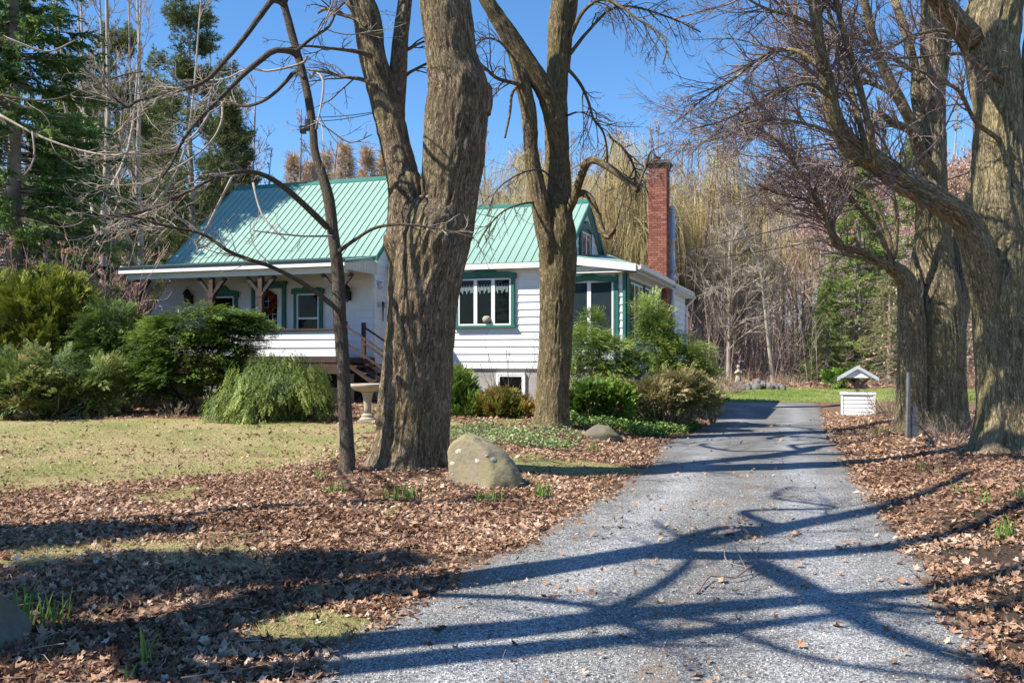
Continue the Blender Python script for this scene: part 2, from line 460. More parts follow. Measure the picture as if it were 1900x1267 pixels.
# ---------------------------------------------------------------- driveway
yy = axis_pts([(-20, 3, .6), (3, 14, .1), (14, 33.4, .2)])
tt = np.linspace(-1, 1, 61)
L_, R_ = xl(yy)[:, None], xr(yy)[:, None]
wob = lambda s: (n2(np.zeros_like(yy), yy, 1.3, 3, s) - .5)[:, None] * .5
L_ = L_ + wob(31) - .10; R_ = R_ + wob(32) + .10
DX = (L_ + R_) / 2 + tt[None] * (R_ - L_) / 2; DY = np.repeat(yy[:, None], 61, 1)
base = np.interp(yy, [33, 33.4], [0, -.06])[:, None]
DZ = .014 - .012 * tt[None] ** 2 - .10 * ss(np.abs(tt[None]), .93, 1.0) + (n2(DX, DY, 1.1, 3, 8) - .5) * .022 + base
# feather the sides onto the rising verge
DZ = DZ + .0
I = np.arange(DX.size).reshape(DX.shape)
Fq = np.stack([I[:-1, :-1], I[:-1, 1:], I[1:, 1:], I[1:, :-1]], -1).reshape(-1, 4)
m, nt, b = mk('worn asphalt and grit')
v = coords(nt)
vo = voro(nt, v, 95, out='Color'); s_ = N(nt, 'SeparateColor'); nt.links.new(vo, s_.inputs[0])
grit = ramp(nt, s_.outputs[0], [(0, (.075, .075, .075)), (.4, (.20, .20, .198)), (.75, (.34, .335, .325)), (1, (.56, .55, .53))])
asp = ramp(nt, noise(nt, v, 60, 4, .7), [(.3, (.16, .16, .16)), (.7, (.29, .288, .28))])
yv = N(nt, 'SeparateXYZ'); nt.links.new(v, yv.inputs[0])
far_ = math_(nt, 'MULTIPLY', math_(nt, 'SUBTRACT', yv.outputs[1], 12.3), .8)
far_ = ramp(nt, math_(nt, 'ADD', far_, math_(nt, 'MULTIPLY', math_(nt, 'SUBTRACT', noise(nt, v, 2.0, 4), .5), 3)), [(0, (0, 0, 0)), (1, (1, 1, 1))])
c = mixc(nt, far_, grit, asp)
pat = noise(nt, v, .9, 5, .6, 1.0)
c = mixc(nt, 1.0, c, ramp(nt, pat, [(.35, (.80, .80, .81)), (.65, (1.12, 1.12, 1.13))]), 'MULTIPLY')
tr = noise(nt, v, 3.2, 5, .7)
ac = N(nt, 'Attribute', attribute_name='across').outputs['Fac']
rut = math_(nt, 'ABSOLUTE', math_(nt, 'SUBTRACT', math_(nt, 'ABSOLUTE', math_(nt, 'ADD', ac, math_(nt, 'MULTIPLY', math_(nt, 'SUBTRACT', pat, .5), .25))), .47))
c = mixc(nt, 1.0, c, ramp(nt, rut, [(.05, (1.20, 1.20, 1.21)), (.24, (.86, .85, .82))]), 'MULTIPLY')
mid = ramp(nt, math_(nt, 'ADD', rut, math_(nt, 'MULTIPLY', math_(nt, 'SUBTRACT', tr, .5), .9)), [(.40, (0, 0, 0)), (.58, (.85, .85, .85))])
c = mixc(nt, mid, c, (.21, .165, .125))
cr = voro(nt, coords(nt, scale=(1, .55, 1)), .9, 'DISTANCE_TO_EDGE'); crk = ramp(nt, math_(nt, 'ADD', cr, math_(nt, 'MULTIPLY', math_(nt, 'SUBTRACT', noise(nt, v, 6, 4), .5), .05)), [(.0, (.55, .55, .55)), (.012, (1, 1, 1))])
c = mixc(nt, math_(nt, 'MULTIPLY', far_, .6), c, mixc(nt, 1.0, c, crk, 'MULTIPLY'))
c = mixc(nt, ramp(nt, tr, [(.58, (0, 0, 0)), (.72, (.55, .55, .55))]), c, (.25, .20, .155))
ed = N(nt, 'Attribute', attribute_name='edge').outputs['Fac']
c = mixc(nt, math_(nt, 'MULTIPLY', ramp(nt, math_(nt, 'ADD', ed, math_(nt, 'SUBTRACT', tr, .5)), [(.35, (0, 0, 0)), (.8, (1, 1, 1))]), .8), c, mixc(nt, noise(nt, v, 40, 4), (.10, .07, .05), (.28, .20, .15)))
setc(nt, b, c); b.inputs['Roughness'].default_value = .85; b.inputs['Specular IOR Level'].default_value = .3
p = bump(nt, b, voro(nt, v, 95), .008, .9); bump(nt, b, noise(nt, v, 9, 4), .012, .5, p)
eg = ss(np.abs(np.repeat(tt[None], len(yy), 0)), .72, 1.0)
me = mesh_np('driveway', np.stack([DX, DY, DZ], -1).reshape(-1, 3), Fq, m, True, {'edge': eg.ravel(), 'across': np.repeat(tt[None], len(yy), 0).ravel()})
tag(obj('driveway', me), 'grey gravelly asphalt driveway curving behind the house', kind='structure')
def HS(x, y):
    """height of what one stands on (drive or ground)"""
    x = np.asarray(x, float); y = np.asarray(y, float)
    ins = (x > xl(y)) & (x < xr(y)) & (y < 33)
    mid = (xl(y) + xr(y)) / 2; hw = (xr(y) - xl(y)) / 2
    return np.where(ins, .014 - .012 * ((x - mid) / hw) ** 2 + (n2(x, y, 1.1, 3, 8) - .5) * .022, H(x, y))

# ---------------------------------------------------------------- loose grit on the near drive
def scatter(n, x0, x1, y0, y1, dens, seed=1, wide=(.60, .8)):
    r = np.random.default_rng(seed)
    # more points near the camera, within the widened view wedge
    u = r.random(n); y = y0 * (y1 / y0) ** u
    x = (r.random(n) * 2 - 1) * (wide[0] * y + wide[1])
    k = (x > x0) & (x < x1)
    x, y = x[k], y[k]
    k = r.random(len(x)) < dens(x, y)
    return x[k], y[k], r
def rot_frames(r, n, tilt=.5):
    a = r.random(n) * 2 * math.pi
    nrm = unit(np.stack([r.normal(0, tilt, n), r.normal(0, tilt, n), np.ones(n)], -1))
    A = unit(np.cross(nrm, np.stack([np.cos(a), np.sin(a), np.zeros(n)], -1)))
    return A, np.cross(nrm, A), nrm
px_, py_, r_ = scatter(42000, -2, 4.5, 3.9, 11, lambda x, y: ((x > xl(y) - .05) & (x < xr(y) + .15)) * 1.0, 3)
n = len(px_); A, B, C = rot_frames(r_, n, .8)
s = r_.uniform(.003, .008, n)[:, None]
P = np.stack([px_, py_, HS(px_, py_) + s[:, 0] * .35], -1)
oct_ = [A, B, -A, -B, C, -C]
V = np.stack([P + o * s * r_.uniform(.6, 1.3, (n, 1)) for o in oct_], 1).reshape(-1, 3)
fi = np.array([(0, 1, 4), (1, 2, 4), (2, 3, 4), (3, 0, 4), (1, 0, 5), (2, 1, 5), (3, 2, 5), (0, 3, 5)])
Fa = (np.arange(n)[:, None, None] * 6 + fi[None]).reshape(-1, 3)
M['grit'] = foliage_mat('grit', [(0, (.09, .09, .095)), (.5, (.33, .33, .335)), (.85, (.5, .49, .47)), (1, (.66, .65, .63))], 0, .8)
tag(obj('gravel', mesh_np('gravel', V, Fa, M['grit'], False, {'var': np.repeat(r_.random(n), 6)})), 'loose grey grit lying on the near driveway', 'gravel', kind='stuff')

# ---------------------------------------------------------------- fallen leaves
M['leaf_dead'] = foliage_mat('dead leaves', [(0, (.08, .042, .03)), (.3, (.23, .125, .075)), (.6, (.42, .255, .16)), (.85, (.57, .39, .27)), (1, (.64, .52, .41))], .12, .75)
def litter_density(x, y):
    d = 1 - .93 * dry_lawn(x, y)
    d = d * (1 - green_lawn(x, y))
    ins = ss(np.minimum(x - xl(y), xr(y) - x), -.25, .25)
    cl = n2(x, y, 2.2, 3, 21)
    d = d * (1 - ins * (1 - .03 * ss(cl, .50, .72) * ss(y, 14, 7) - .01))
    d = d * (1 - .75 * bare_soil(x, y))
    return np.clip(d * (.35 + 1.1 * ss(cl, .3, .6)), 0, 1)
def make_leaves(x, y, r, size, lobed, lift=.012, name='leaves'):
    n = len(x); A, B, C = rot_frames(r, n, .55)
    s = (size * np.clip(r.lognormal(0, .34, n), .4, 2.1))[:, None]
    P = np.stack([x, y, HS(x, y) + r.random(n) * lift * 2 + .006], -1)
    if lobed:
        ang = np.radians([-90, -50, -20, 5, 40, 62, 90, 118, 140, 175, 200, 230]); rad = np.array([.3, .5, .75, .5, .95, .62, 1.05, .62, .95, .5, .75, .5])
        k = len(ang); cu = r.uniform(-.15, .65, (n, 1)); fo = r.uniform(-.3, .8, (n, 1))
        pts = [P + C * s * .06]
        for a, q in zip(ang, rad):
            q = q * r.uniform(.75, 1.15, (n, 1))
            pts.append(P + (A * math.cos(a) + B * math.sin(a)) * s * q + C * s * (cu * q * q + fo * abs(math.cos(a)) * q * .6 + r.uniform(-.16, .16, (n, 1))))
        V = np.stack(pts, 1).reshape(-1, 3)
        fi = np.array([(0, 1 + i, 1 + (i + 1) % k) for i in range(k)]); K = k + 1
    else:
        cu = r.uniform(-.2, .8, (n, 1)); fo = r.uniform(-.1, .9, (n, 1))
        q = [(-1, 0), (0, -.6), (1, 0), (0, .6)]
        V = np.stack([P + A * s * a + B * s * b_ + C * s * (cu * a * a * .7 + fo * abs(b_) * .8) for a, b_ in q], 1).reshape(-1, 3)
        fi = np.array([(0, 1, 2), (0, 2, 3)]); K = 4
    Fa = (np.arange(n)[:, None, None] * K + fi[None]).reshape(-1, 3)
    return V, Fa, np.repeat(np.clip(r.normal(.5, .22, n) + (n2(x, y, 1.3, 3, 77) - .5)*.9, 0, 1), K)
def join(parts):
    V, Fa, A = [], [], []; o = 0
    for v_, f_, a_ in parts:
        V.append(v_); Fa.append(f_ + o); A.append(a_); o += len(v_)
    return np.concatenate(V), np.concatenate(Fa), np.concatenate(A)
x1, y1, r1 = scatter(86000, -9, 10, 4.0, 8.5, litter_density, 5, (.72, 3.0))
x2, y2, r2 = scatter(160000, -13, 14, 7.5, 14.5, litter_density, 6, (.78, 2.5))
x3, y3, r3 = scatter(105000, -18, 22, 13.5, 27, litter_density, 7, (.78, 2))
x4, y4, r4 = scatter(9000, -9, 9, 6.5, 20, lambda x, y: dry_lawn(x, y), 8)
x5, y5, r5 = scatter(16000, -30, 40, 40, 60, lambda x, y: 1 - green_lawn(x, y), 9)
for side, lab in ((-1, 'thick brown fallen leaves covering the bed left of the driveway'), (1, 'brown fallen leaves on the bank right of the driveway')):
    def sel(x, y): return (x - (xl(y) + xr(y)) / 2) * side > 0
    parts = []
    for (x, y, r, sz, lo) in ((x1, y1, r1, .026, 1), (x2, y2, r2, .023, 0), (x3, y3, r3, .029, 0), (x4, y4, r4, .015, 0), (x5, y5, r5, .09, 0)):
        k = sel(x, y)
        if k.any(): parts.append(make_leaves(x[k], y[k], r, sz, lo))
    V, Fa, A_ = join(parts)
    tag(obj('fallen_leaves', mesh_np('fallen leaves', V, Fa, M['leaf_dead'], False, {'var': A_})), lab, 'leaves', kind='stuff')

# sticks in the litter
xs, ys, rs = scatter(900, -7, 8, 4.2, 14, litter_density, 14)
n = len(xs); a = rs.random(n) * 6.28; Ls = rs.uniform(.06, .3, n)
d = np.stack([np.cos(a), np.sin(a), rs.normal(.05, .12, n)], -1) * Ls[:, None]
P0 = np.stack([xs, ys, HS(xs, ys) + .03], -1)
Pm = P0 + d * .5 + rs.normal(0, .012, (n, 3))
V, Fa = tubes(np.stack([P0, Pm, P0 + d], 1), np.repeat(rs.uniform(.0015, .004, n)[:, None], 3, 1), 4)
tag(obj('twig_litter', mesh_np('twig litter', V, Fa, M['twig_brown'])), 'thin broken sticks lying among the fallen leaves', 'sticks', kind='stuff')

# ---------------------------------------------------------------- grass
def blades(x, y, r, h, w, lean=.5):
    n = len(x); a = r.random(n) * 6.28; hh = h * r.uniform(.5, 1.4, n)
    P = np.stack([x, y, HS(x, y) - .004], -1)
    s = np.stack([np.cos(a), np.sin(a), 0*a], -1) * w
    t = np.stack([r.normal(0, lean, n), r.normal(0, lean, n), np.ones(n)], -1) * hh[:, None]
    V = np.stack([P - s, P + s, P + t], 1).reshape(-1, 3)
    return V, np.arange(3 * n).reshape(-1, 3), np.repeat(np.clip(.5 + (n2(x, y, .8, 3, 40) - .5) * 1.6 + r.normal(0, .16, n), 0, 1), 3)
M['grass_dry'] = foliage_mat('dry spring grass', [(0, (.25, .24, .075)), (.3, (.41, .345, .14)), (.6, (.57, .46, .25)), (1, (.68, .55, .35))], .3)
M['grass_green'] = foliage_mat('green grass', [(0, (.14, .22, .04)), (.5, (.27, .35, .09)), (1, (.48, .46, .20))], .3)
x, y, r = scatter(190000, -13, 3, 4.8, 21.5, lambda x, y: dry_lawn(x, y) * .95, 15)
tag(obj('lawn_grass', mesh_np('lawn grass', *blades(x, y, r, .03, .0035, .8)[:2], M['grass_dry'], False, {'var': blades(x, y, r, .03, .0035)[2]})), 'short straw coloured grass of the front lawn', 'grass', kind='stuff')
x, y, r = scatter(26000, -13, 3, 4.8, 21.5, lambda x, y: np.clip(dry_lawn(x, y) + .15*(x < xl(y)), 0, 1) * (n2(x, y, 2.2, 2, 55) > .60), 18)
V, Fa, A_ = blades(x, y, r, .065, .005, .5)
tag(obj('grass_tufts', mesh_np('grass tufts', V, Fa, M['grass_green'], False, {'var': A_})), 'longer green tufts scattered through the front lawn', 'grass', kind='stuff')
r = np.random.default_rng(16); n = 90000
x = r.uniform(-6, 26, n); y = r.uniform(33.2, 42.5, n); k = r.random(n) < green_lawn(x, y); x, y = x[k], y[k]
V, Fa, A_ = blades(x, y, r, .05, .012, .6)
tag(obj('lawn_grass', mesh_np('far lawn grass', V, Fa, M['grass_green'], False, {'var': A_})), 'bright green grass beyond the end of the driveway', 'grass', kind='stuff')
# dead brush and tall dry stems along the edge of the wood
n = 26000
x = r.uniform(-25, 34, n); y = 41.5 + r.gamma(1.3, 3.0, n); k = r.random(n) < ss(n2(x, y, .5, 3, 17), .38, .6); x, y = x[k], y[k]
V, Fa, A_ = blades(x, y, r, .55, .010, .35)
M['straw'] = foliage_mat('straw', [(0, (.20, .12, .08)), (.5, (.36, .25, .17)), (1, (.52, .42, .30))], .1)
tag(obj('undergrowth', mesh_np('undergrowth', V, Fa, M['straw'], False, {'var': A_})), 'dry brown undergrowth along the edge of the wood', 'undergrowth', kind='stuff')

# ================================================================ HOUSE
HO = np.array([1.277, 23.6, 0.0]); HR = -math.radians(18.84)
house = empty('house', HO, HR, 'white clapboard house with green metal roof and covered front porch', 'house')
U3 = np.array([math.cos(HR), math.sin(HR), 0]); V3 = np.array([-math.sin(HR), math.cos(HR), 0])
def HW(x, y, z): return HO + U3 * x + V3 * y + np.array([0, 0, z])
def part(name, mb, mat, parent=house, **k):
    return mb.build(name, M[mat], parent, **k)
bcache = {}
def board_row(parent, x0, x1, z0, z1, y, step=.2, axis='x', slope=None, mat='white_siding'):
    """lapped siding courses, each its own board; axis x: facing -y, axis y: facing +x at x=y"""
    k = max(1, round((z1 - z0) / step)); st = (z1 - z0) / k
    for i in range(k):
        a0, a1 = x0, x1; b0, b1 = x0, x1
        za, zb = z0 + i*st, z0 + (i+1)*st
        if slope: a0, a1 = slope(za); b0, b1 = slope(zb)
        if a1 - a0 < .06: continue
        if b1 - b0 < .02: b0 = b1 = (a0 + a1) / 2
        mb = MB(); t0, t1 = .034, .010
        if axis == 'x':
            mb.hexa([(a0, y, za - .004), (a1, y, za - .004), (a1, y - t0, za - .004), (a0, y - t0, za - .004)], [(b0, y, zb), (b1, y, zb), (b1, y - t1, zb), (b0, y - t1, zb)])
        else:
            mb.hexa([(y, a1, za - .004), (y, a0, za - .004), (y + t0, a0, za - .004), (y + t0, a1, za - .004)], [(y, b1, zb), (y, b0, zb), (y + t1, b0, zb), (y + t1, b1, zb)])
        mb.build('siding_board', M[mat], parent)
WZ = 1.34      # bottom of siding
# --- wing front wall
mb = MB(); mb.box(-4.75, 0, 0, .15, WZ, 4.25); w = part('wall', mb, 'white_siding')
board_row(w, -4.72, 0, WZ, 4.05, 0)
mb = MB(); mb.box(-4.75, -.0, .03, .2, -.2, WZ - .005); part('foundation', mb, 'concrete')
# --- main block walls
mz = 1.45; fl = 1.62
mb = MB(); mb.box(-11.2, -4.85, -1.05, -.9, mz, 4.32); w = part('wall', mb, 'white_siding')
board_row(w, -11.2, -4.87, mz, 4.1, -1.05, .205)
mb = MB(); mb.box(-5.0, -4.85, -.895, 5.1, mz, 4.3)
mb.prism([(-.89, 4.3), (4.95, 4.3), (2.0, 6.86)], 0, -5.0, -4.85); w = part('wall', mb, 'white_siding')
def main_gable(z):
    if z < 4.3: return (-1.045, 5.1)
    t = (z - 4.3) / 2.6; return (-.95 + 2.95*t, 4.95 - 2.95*t)
board_row(w, 0, 0, mz, 6.9, -4.85, .205, 'y', main_gable)
mb = MB(); mb.box(-11.2, -11.05, -.895, 5.1, mz, 4.3); mb.prism([(-.89, 4.3), (4.95, 4.3), (2.0, 6.86)], 0, -11.2, -11.05)
mb.box(-11.04, -5.01, 4.95, 5.1, mz, 4.3); part('wall', mb, 'white_siding')
# flared knee wall at the far end of the porch
mb = MB(); mb.prism([(-13.3, 1.2), (-11.21, 1.2), (-11.21, 3.95)], 1, -1.05, -.93); w = part('knee_wall', mb, 'white_siding')
board_row(w, 0, 0, 1.2, 3.9, -1.05, .205, 'x', lambda z: (-13.3 + (z - 1.2) * .76, -11.21))
mb = MB(); mb.box(-13.2, -4.9, -.85, 4.9, -.3, mz - .01); part('foundation', mb, 'concrete')
# --- main roof
def roof(parent_name, x0, x1, ye, ze, yr, zr, step, side=1, x0r=None):
    """standing seam slope from eave (ye,ze) to ridge (yr,zr)"""
    sl = MB(); dy, dz = yr - ye, zr - ze; L = math.hypot(dy, dz); ny, nz = -dz/L*np.sign(dy)*1.0, abs(dy)/L
    th = .10
    sl.hexa([(x0, ye, ze), (x1, ye, ze), (x1, ye - ny*th, ze - nz*th), (x0, ye - ny*th, ze - nz*th)],
            [(x0, yr, zr), (x1, yr, zr), (x1, yr - ny*th, zr - nz*th), (x0, yr - ny*th, zr - nz*th)])
    r = part(parent_name, sl, 'roof_green')
    k = round((x1 - x0) / step); st = (x1 - x0) / k
    e = .012; pb = MB()
    yo, zo = ny*e, nz*e; rb = .022
    # one panel with its raised seam, shared
    pb.hexa([(.003, 0, 0), (st - .003, 0, 0), (st - .003, yo, zo), (.003, yo, zo)], [(.003, dy, dz), (st - .003, dy, dz), (st - .003, dy + yo, dz + zo), (.003, dy + yo, dz + zo)])
    pb.hexa([(.0, yo, zo), (.022, yo, zo), (.018, ny*(e+rb), nz*(e+rb)), (.006, ny*(e+rb), nz*(e+rb))], [(.0, dy + yo, dz + zo), (.022, dy + yo, dz + zo), (.018, dy + ny*(e+rb), dz + nz*(e+rb)), (.006, dy + ny*(e+rb), dz + nz*(e+rb))])
    pm = pb.me('roof panel', M['roof_green'])
    for i in range(k): obj('roof_panel', pm, r, (x0 + i*st, ye, ze))
    return r
RX0, RX1 = -11.28, -4.65
roof('roof', RX0, RX1, -1.27, 4.27, 2.0, 7.0, .215)
roof('roof', RX0, RX1, 5.3, 4.27, 2.0, 7.0, .6)
mb = MB(); mb.prism([(1.86, 6.93), (2.0, 7.06), (2.14, 6.93), (2.14, 6.90), (2.0, 7.02), (1.86, 6.90)], 0, RX0 - .02, RX1 + .02); part('ridge_cap', mb, 'green_trim')
for xx in (RX0 - .03, RX1):     # rake boards
    mb = MB()
    mb.hexa([(xx, -1.29, 4.13), (xx + .03, -1.29, 4.13), (xx + .03, -1.29, 4.29), (xx, -1.29, 4.29)], [(xx, 2.0, 6.87), (xx + .03, 2.0, 6.87), (xx + .03, 2.0, 7.05), (xx, 2.0, 7.05)])
    mb.hexa([(xx, 5.32, 4.13), (xx + .03, 5.32, 4.13), (xx + .03, 5.32, 4.29), (xx, 5.32, 4.29)], [(xx, 2.001, 6.87), (xx + .03, 2.001, 6.87), (xx + .03, 2.001, 7.05), (xx, 2.001, 7.05)])
    part('rake_board', mb, 'green_trim')
mb = MB(); mb.box(RX0, RX1 + .0, -1.265, -1.06, 4.10, 4.155); part('soffit', mb, 'white_trim')
# --- porch roof
PXL, PXR = -11.62, -4.75
mb = MB()
mb.hexa([(PXL, -2.75, 4.03), (PXR, -2.75, 4.03), (PXR, -2.75, 3.99), (PXL, -2.75, 3.99)], [(PXL, -1.2, 4.26), (PXR, -1.2, 4.26), (PXR, -1.2, 4.16), (PXL, -1.2, 4.16)])
pr = part('porch_roof', mb, 'roof_green')
st = .228
for i in range(int((PXR - PXL) / st)):
    mb = MB(); x = PXL + i*st
    mb.hexa([(x, -2.75, 4.033), (x + .026, -2.75, 4.033), (x + .02, -2.75, 4.06), (x + .006, -2.75, 4.06)], [(x, -1.2, 4.263), (x + .026, -1.2, 4.263), (x + .02, -1.2, 4.29), (x + .006, -1.2, 4.29)])
    obj('roof_seam', mb.me('roof seam', M['roof_green']), pr)
mb = MB(); mb.box(PXL, PXR, -2.80, -2.752, 3.975, 4.045); part('drip_edge', mb, 'black_metal')
mb = MB(); mb.box(PXL - .01, PXR, -2.79, -2.70, 3.88, 3.972); mb.box(PXL - .01, PXL + .02, -2.699, -1.1, 3.88, 4.1); part('fascia', mb, 'white_trim')
mb = MB(); mb.box(PXL + .03, PXR - .0, -2.69, -1.07, 3.93, 3.96); part('porch_ceiling', mb, 'soffit')
mb = MB(); mb.box(PXL + .2, PXR - .05, -2.66, -2.52, 3.72, 3.925); part('porch_beam', mb, 'soffit')
# slatted closing panel at the right end
mb = MB()
for i in range(11):
    y0 = -2.66 + i*.148; zt = 4.02 + (y0 + 2.66) / 1.6 * .23
    mb.box(-4.80 + .0, -4.752, y0, y0 + .138, 3.80, zt - .04)
part('porch_end_panel', mb, 'soffit')
# --- porch floor, half wall, posts
mb = MB(); mb.box(-11.6, -4.80, -2.72, -1.07, 1.50, fl); part('porch_floor', mb, 'brown_wood')
mb = MB(); mb.box(-11.6, -4.80, -2.70, -2.60, 1.22, 1.495); part('porch_skirt', mb, 'brown_wood')
mb = MB(); mb.box(-11.5, -4.88, -2.66, -2.58, fl, 2.30); hw = part('half_wall', mb, 'white_siding')
board_row(hw, -11.5, -4.88, 1.66, 2.30, -2.66, .213)
mb = MB(); mb.box(-11.55, -4.84, -2.74, -2.55, 2.302, 2.345); part('porch_rail_cap', mb, 'brown_wood')
for xx in (-11.17, -8.76, -7.26, -5.05):
    mb = MB(); mb.box(xx - .06, xx + .06, -2.655, -2.535, 2.347, 3.718)
    mb.prism([(xx - .12, 3.30), (xx - .062, 3.17), (xx + .062, 3.17), (xx + .12, 3.30)], 1, -2.665, -2.53)
    p = part('porch_post', mb, 'brown_wood')
    for s in (-1, 1):
        if xx < -11 and s < 0: continue
        mb = MB(); mb.beam((xx + s*.05, -2.595, 3.28), (xx + s*.42, -2.595, 3.70), .085, .085, (0, 1, 0)); mb.build('bracket', M['eave_shade_wood'], p)
for xx in (-11.2, -8.9, -6.6, -5.0):
    mb = MB(); mb.box(xx - .2, xx + .2, -2.5, -2.2, -.2, 1.215); part('porch_pier', mb, 'concrete')
# stairs and railings at the right end of the porch
st_ = MB()
for i in range(6):
    z = fl - .02 - (i+1)*.175; x = -4.79 + i*.27
    q = MB(); q.box(x, x + .29, -2.62, -1.75, z - .04, z); q.build('stair_tread', M['brown_wood'], house)
for y in (-2.66, -1.73):
    mb = MB(); mb.beam((-4.79, y, fl - .12), (-3.1, y, fl - 1.2), .04, .24, (0, 1, 0)); part('stair_stringer', mb, 'brown_wood')
for y, x0 in ((-2.66, -4.78), (-1.70, -4.78)):
    mb = MB()
    mb.box(x0 - .06, x0 + .03, y - .045, y + .045, 1.3, 2.52)
    mb.box(x0 + 1.55, x0 + 1.64, y - .045, y + .045, .3, 1.55)
    mb.beam((x0 + .0, y - .06, 2.42), (x0 + 1.65, y - .06, 1.40), .03, .10, (0, 1, 0)); mb.beam((x0, y - .06, 2.0), (x0 + 1.65, y - .06, .98), .03, .10, (0, 1, 0))
    part('stair_railing', mb, 'brown_wood')
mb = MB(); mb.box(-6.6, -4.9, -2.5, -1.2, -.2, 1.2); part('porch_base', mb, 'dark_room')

# --- windows
def window(x0, x1, z0, z1, y, panes, parent=house, trim='green_trim', hood=None, curtain=None, sash_h=None, room='dark_room', casing=.09, axis='x'):
    """facing -y (axis x) or +x (axis y, wall at x=y)"""
    def box(mb, a0, a1, d0, d1, c0, c1):       # d is distance in front of the wall
        if axis == 'x': mb.box(a0, a1, y - d1, y - d0, c0, c1)
        else: mb.box(y + d0, y + d1, a0, a1, c0, c1)
    mb = MB(); c = casing
    box(mb, x0, x0 + c, .0, .065, z0, z1); box(mb, x1 - c, x1, 0, .065, z0, z1)
    box(mb, x0 + c, x1 - c, 0, .065, z1 - c, z1); box(mb, x0 - .03, x1 + .03, 0, .10, z0 - .06, z0)
    f = mb.build('window', M[trim], parent)
    ix0, ix1, iz0, iz1 = x0 + c, x1 - c, z0, z1 - c
    mb = MB(); s = .045
    box(mb, ix0, ix0 + s, .0, .055, iz0, iz1); box(mb, ix1 - s, ix1, 0, .055, iz0, iz1)
    box(mb, ix0 + s, ix1 - s, 0, .055, iz1 - s, iz1); box(mb, ix0 + s, ix1 - s, 0, .055, iz0, iz0 + s)
    w = (ix1 - ix0) / panes
    for i in range(1, panes): box(mb, ix0 + i*w - .05, ix0 + i*w + .05, 0, .057, iz0 + s, iz1 - s)
    if sash_h: box(mb, ix0 + s, ix1 - s, 0, .059, iz0 + (iz1-iz0)*sash_h - .025, iz0 + (iz1-iz0)*sash_h + .025)
    mb.build('sash', M['white_trim'], f)
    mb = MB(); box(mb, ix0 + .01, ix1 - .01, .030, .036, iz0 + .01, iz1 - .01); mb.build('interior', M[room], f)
    for i in range(panes):
        mb = MB(); box(mb, ix0 + i*w + (.05 if i else s), ix0 + (i+1)*w - (.05 if i < panes-1 else s), .046, .050, iz0 + s, iz1 - s); mb.build('pane', M['glass'], f)
    if curtain:
        mb = MB()
        for i in range(panes):
            a = ix0 + i*w + .07; bq = ix0 + (i+1)*w - .07; m_ = 9
            for j in range(m_):
                u0 = a + (bq-a)*j/m_; u1 = a + (bq-a)*(j+.72)/m_
                zt = iz1 - s - .12; zb = iz1 - s - curtain - .05*math.sin(j*1.9)
                box(mb, u0, u1, .038, .042, zb, zt - .04*(j % 2))
        mb.build('lace_curtain', M['cloth_white'], f)
    if hood:
        xm = (x0 + x1) / 2; hwid = (x1 - x0) / 2 + .05; poly = []
        for i in range(25):
            t = -1 + i/12; poly.append((xm + t*hwid, z1 + .05 + hood*math.exp(-(t*2.6)**2) + .02*math.cos(t*9)))
        for i in range(25):
            t = 1 - i/12; poly.append((xm + t*hwid, z1 - .10 + hood*.55*math.exp(-(t*2.2)**2)))
        m2 = MB()
        for i in range(24):
            a, b2, c2, d2 = poly[i], poly[i+1], poly[48-i], poly[49-i]
            if axis == 'x': m2.hexa([(a[0], y-.1, a[1]), (b2[0], y-.1, b2[1]), (c2[0], y-.1, c2[1]), (d2[0], y-.1, d2[1])], [(a[0], y, a[1]), (b2[0], y, b2[1]), (c2[0], y, c2[1]), (d2[0], y, d2[1])])
            else: m2.hexa([(y+.1, a[0], a[1]), (y+.1, b2[0], b2[1]), (y+.1, c2[0], c2[1]), (y+.1, d2[0], d2[1])], [(y, a[0], a[1]), (y, b2[0], b2[1]), (y, c2[0], c2[1]), (y, d2[0], d2[1])])
        m2.build('window_hood', M['green_trim'], f)
    return f
YW = -.034
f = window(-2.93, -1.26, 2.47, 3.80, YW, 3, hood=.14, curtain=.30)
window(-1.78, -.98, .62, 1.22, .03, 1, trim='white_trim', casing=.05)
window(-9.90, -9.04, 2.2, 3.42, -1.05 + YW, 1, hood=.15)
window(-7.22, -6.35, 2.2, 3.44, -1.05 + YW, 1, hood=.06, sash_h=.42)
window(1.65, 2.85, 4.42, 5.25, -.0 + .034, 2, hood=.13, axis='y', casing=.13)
# door
mb = MB(); y = -1.05 + YW
for a in ((-8.56, -8.46), (-7.59, -7.49)): mb.box(a[0], a[1], y - .07, y, fl + .01, 3.62)
mb.box(-8.459, -7.591, y - .07, y, 3.52, 3.62); mb.box(-8.6, -7.45, y - .10, y, 3.625, 3.70)
d = part('door', mb, 'green_trim')
mb = MB(); mb.box(-8.455, -7.595, y - .035, y, fl + .01, 3.515); mb.build('door_leaf', M['white_trim'], d)
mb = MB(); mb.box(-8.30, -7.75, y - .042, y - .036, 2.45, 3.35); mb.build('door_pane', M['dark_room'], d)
mb = MB()
for i in range(1, 4): mb.box(-8.30 + i*.1375 - .006, -8.30 + i*.1375 + .006, y - .05, y - .043, 2.45, 3.35)
for i in range(1, 5): mb.box(-8.30, -7.75, y - .0505, y - .0435, 2.45 + i*.18 - .006, 2.45 + i*.18 + .006)
mb.build('glazing_bars', M['white_trim'], d)
mb = MB(); mb.tube([(-7.66, y - .03, 2.48), (-7.66, y - .10, 2.48), (-7.72, y - .11, 2.48)], [.012, .016, .018], 8); mb.build('door_handle', M['black_metal'], d)

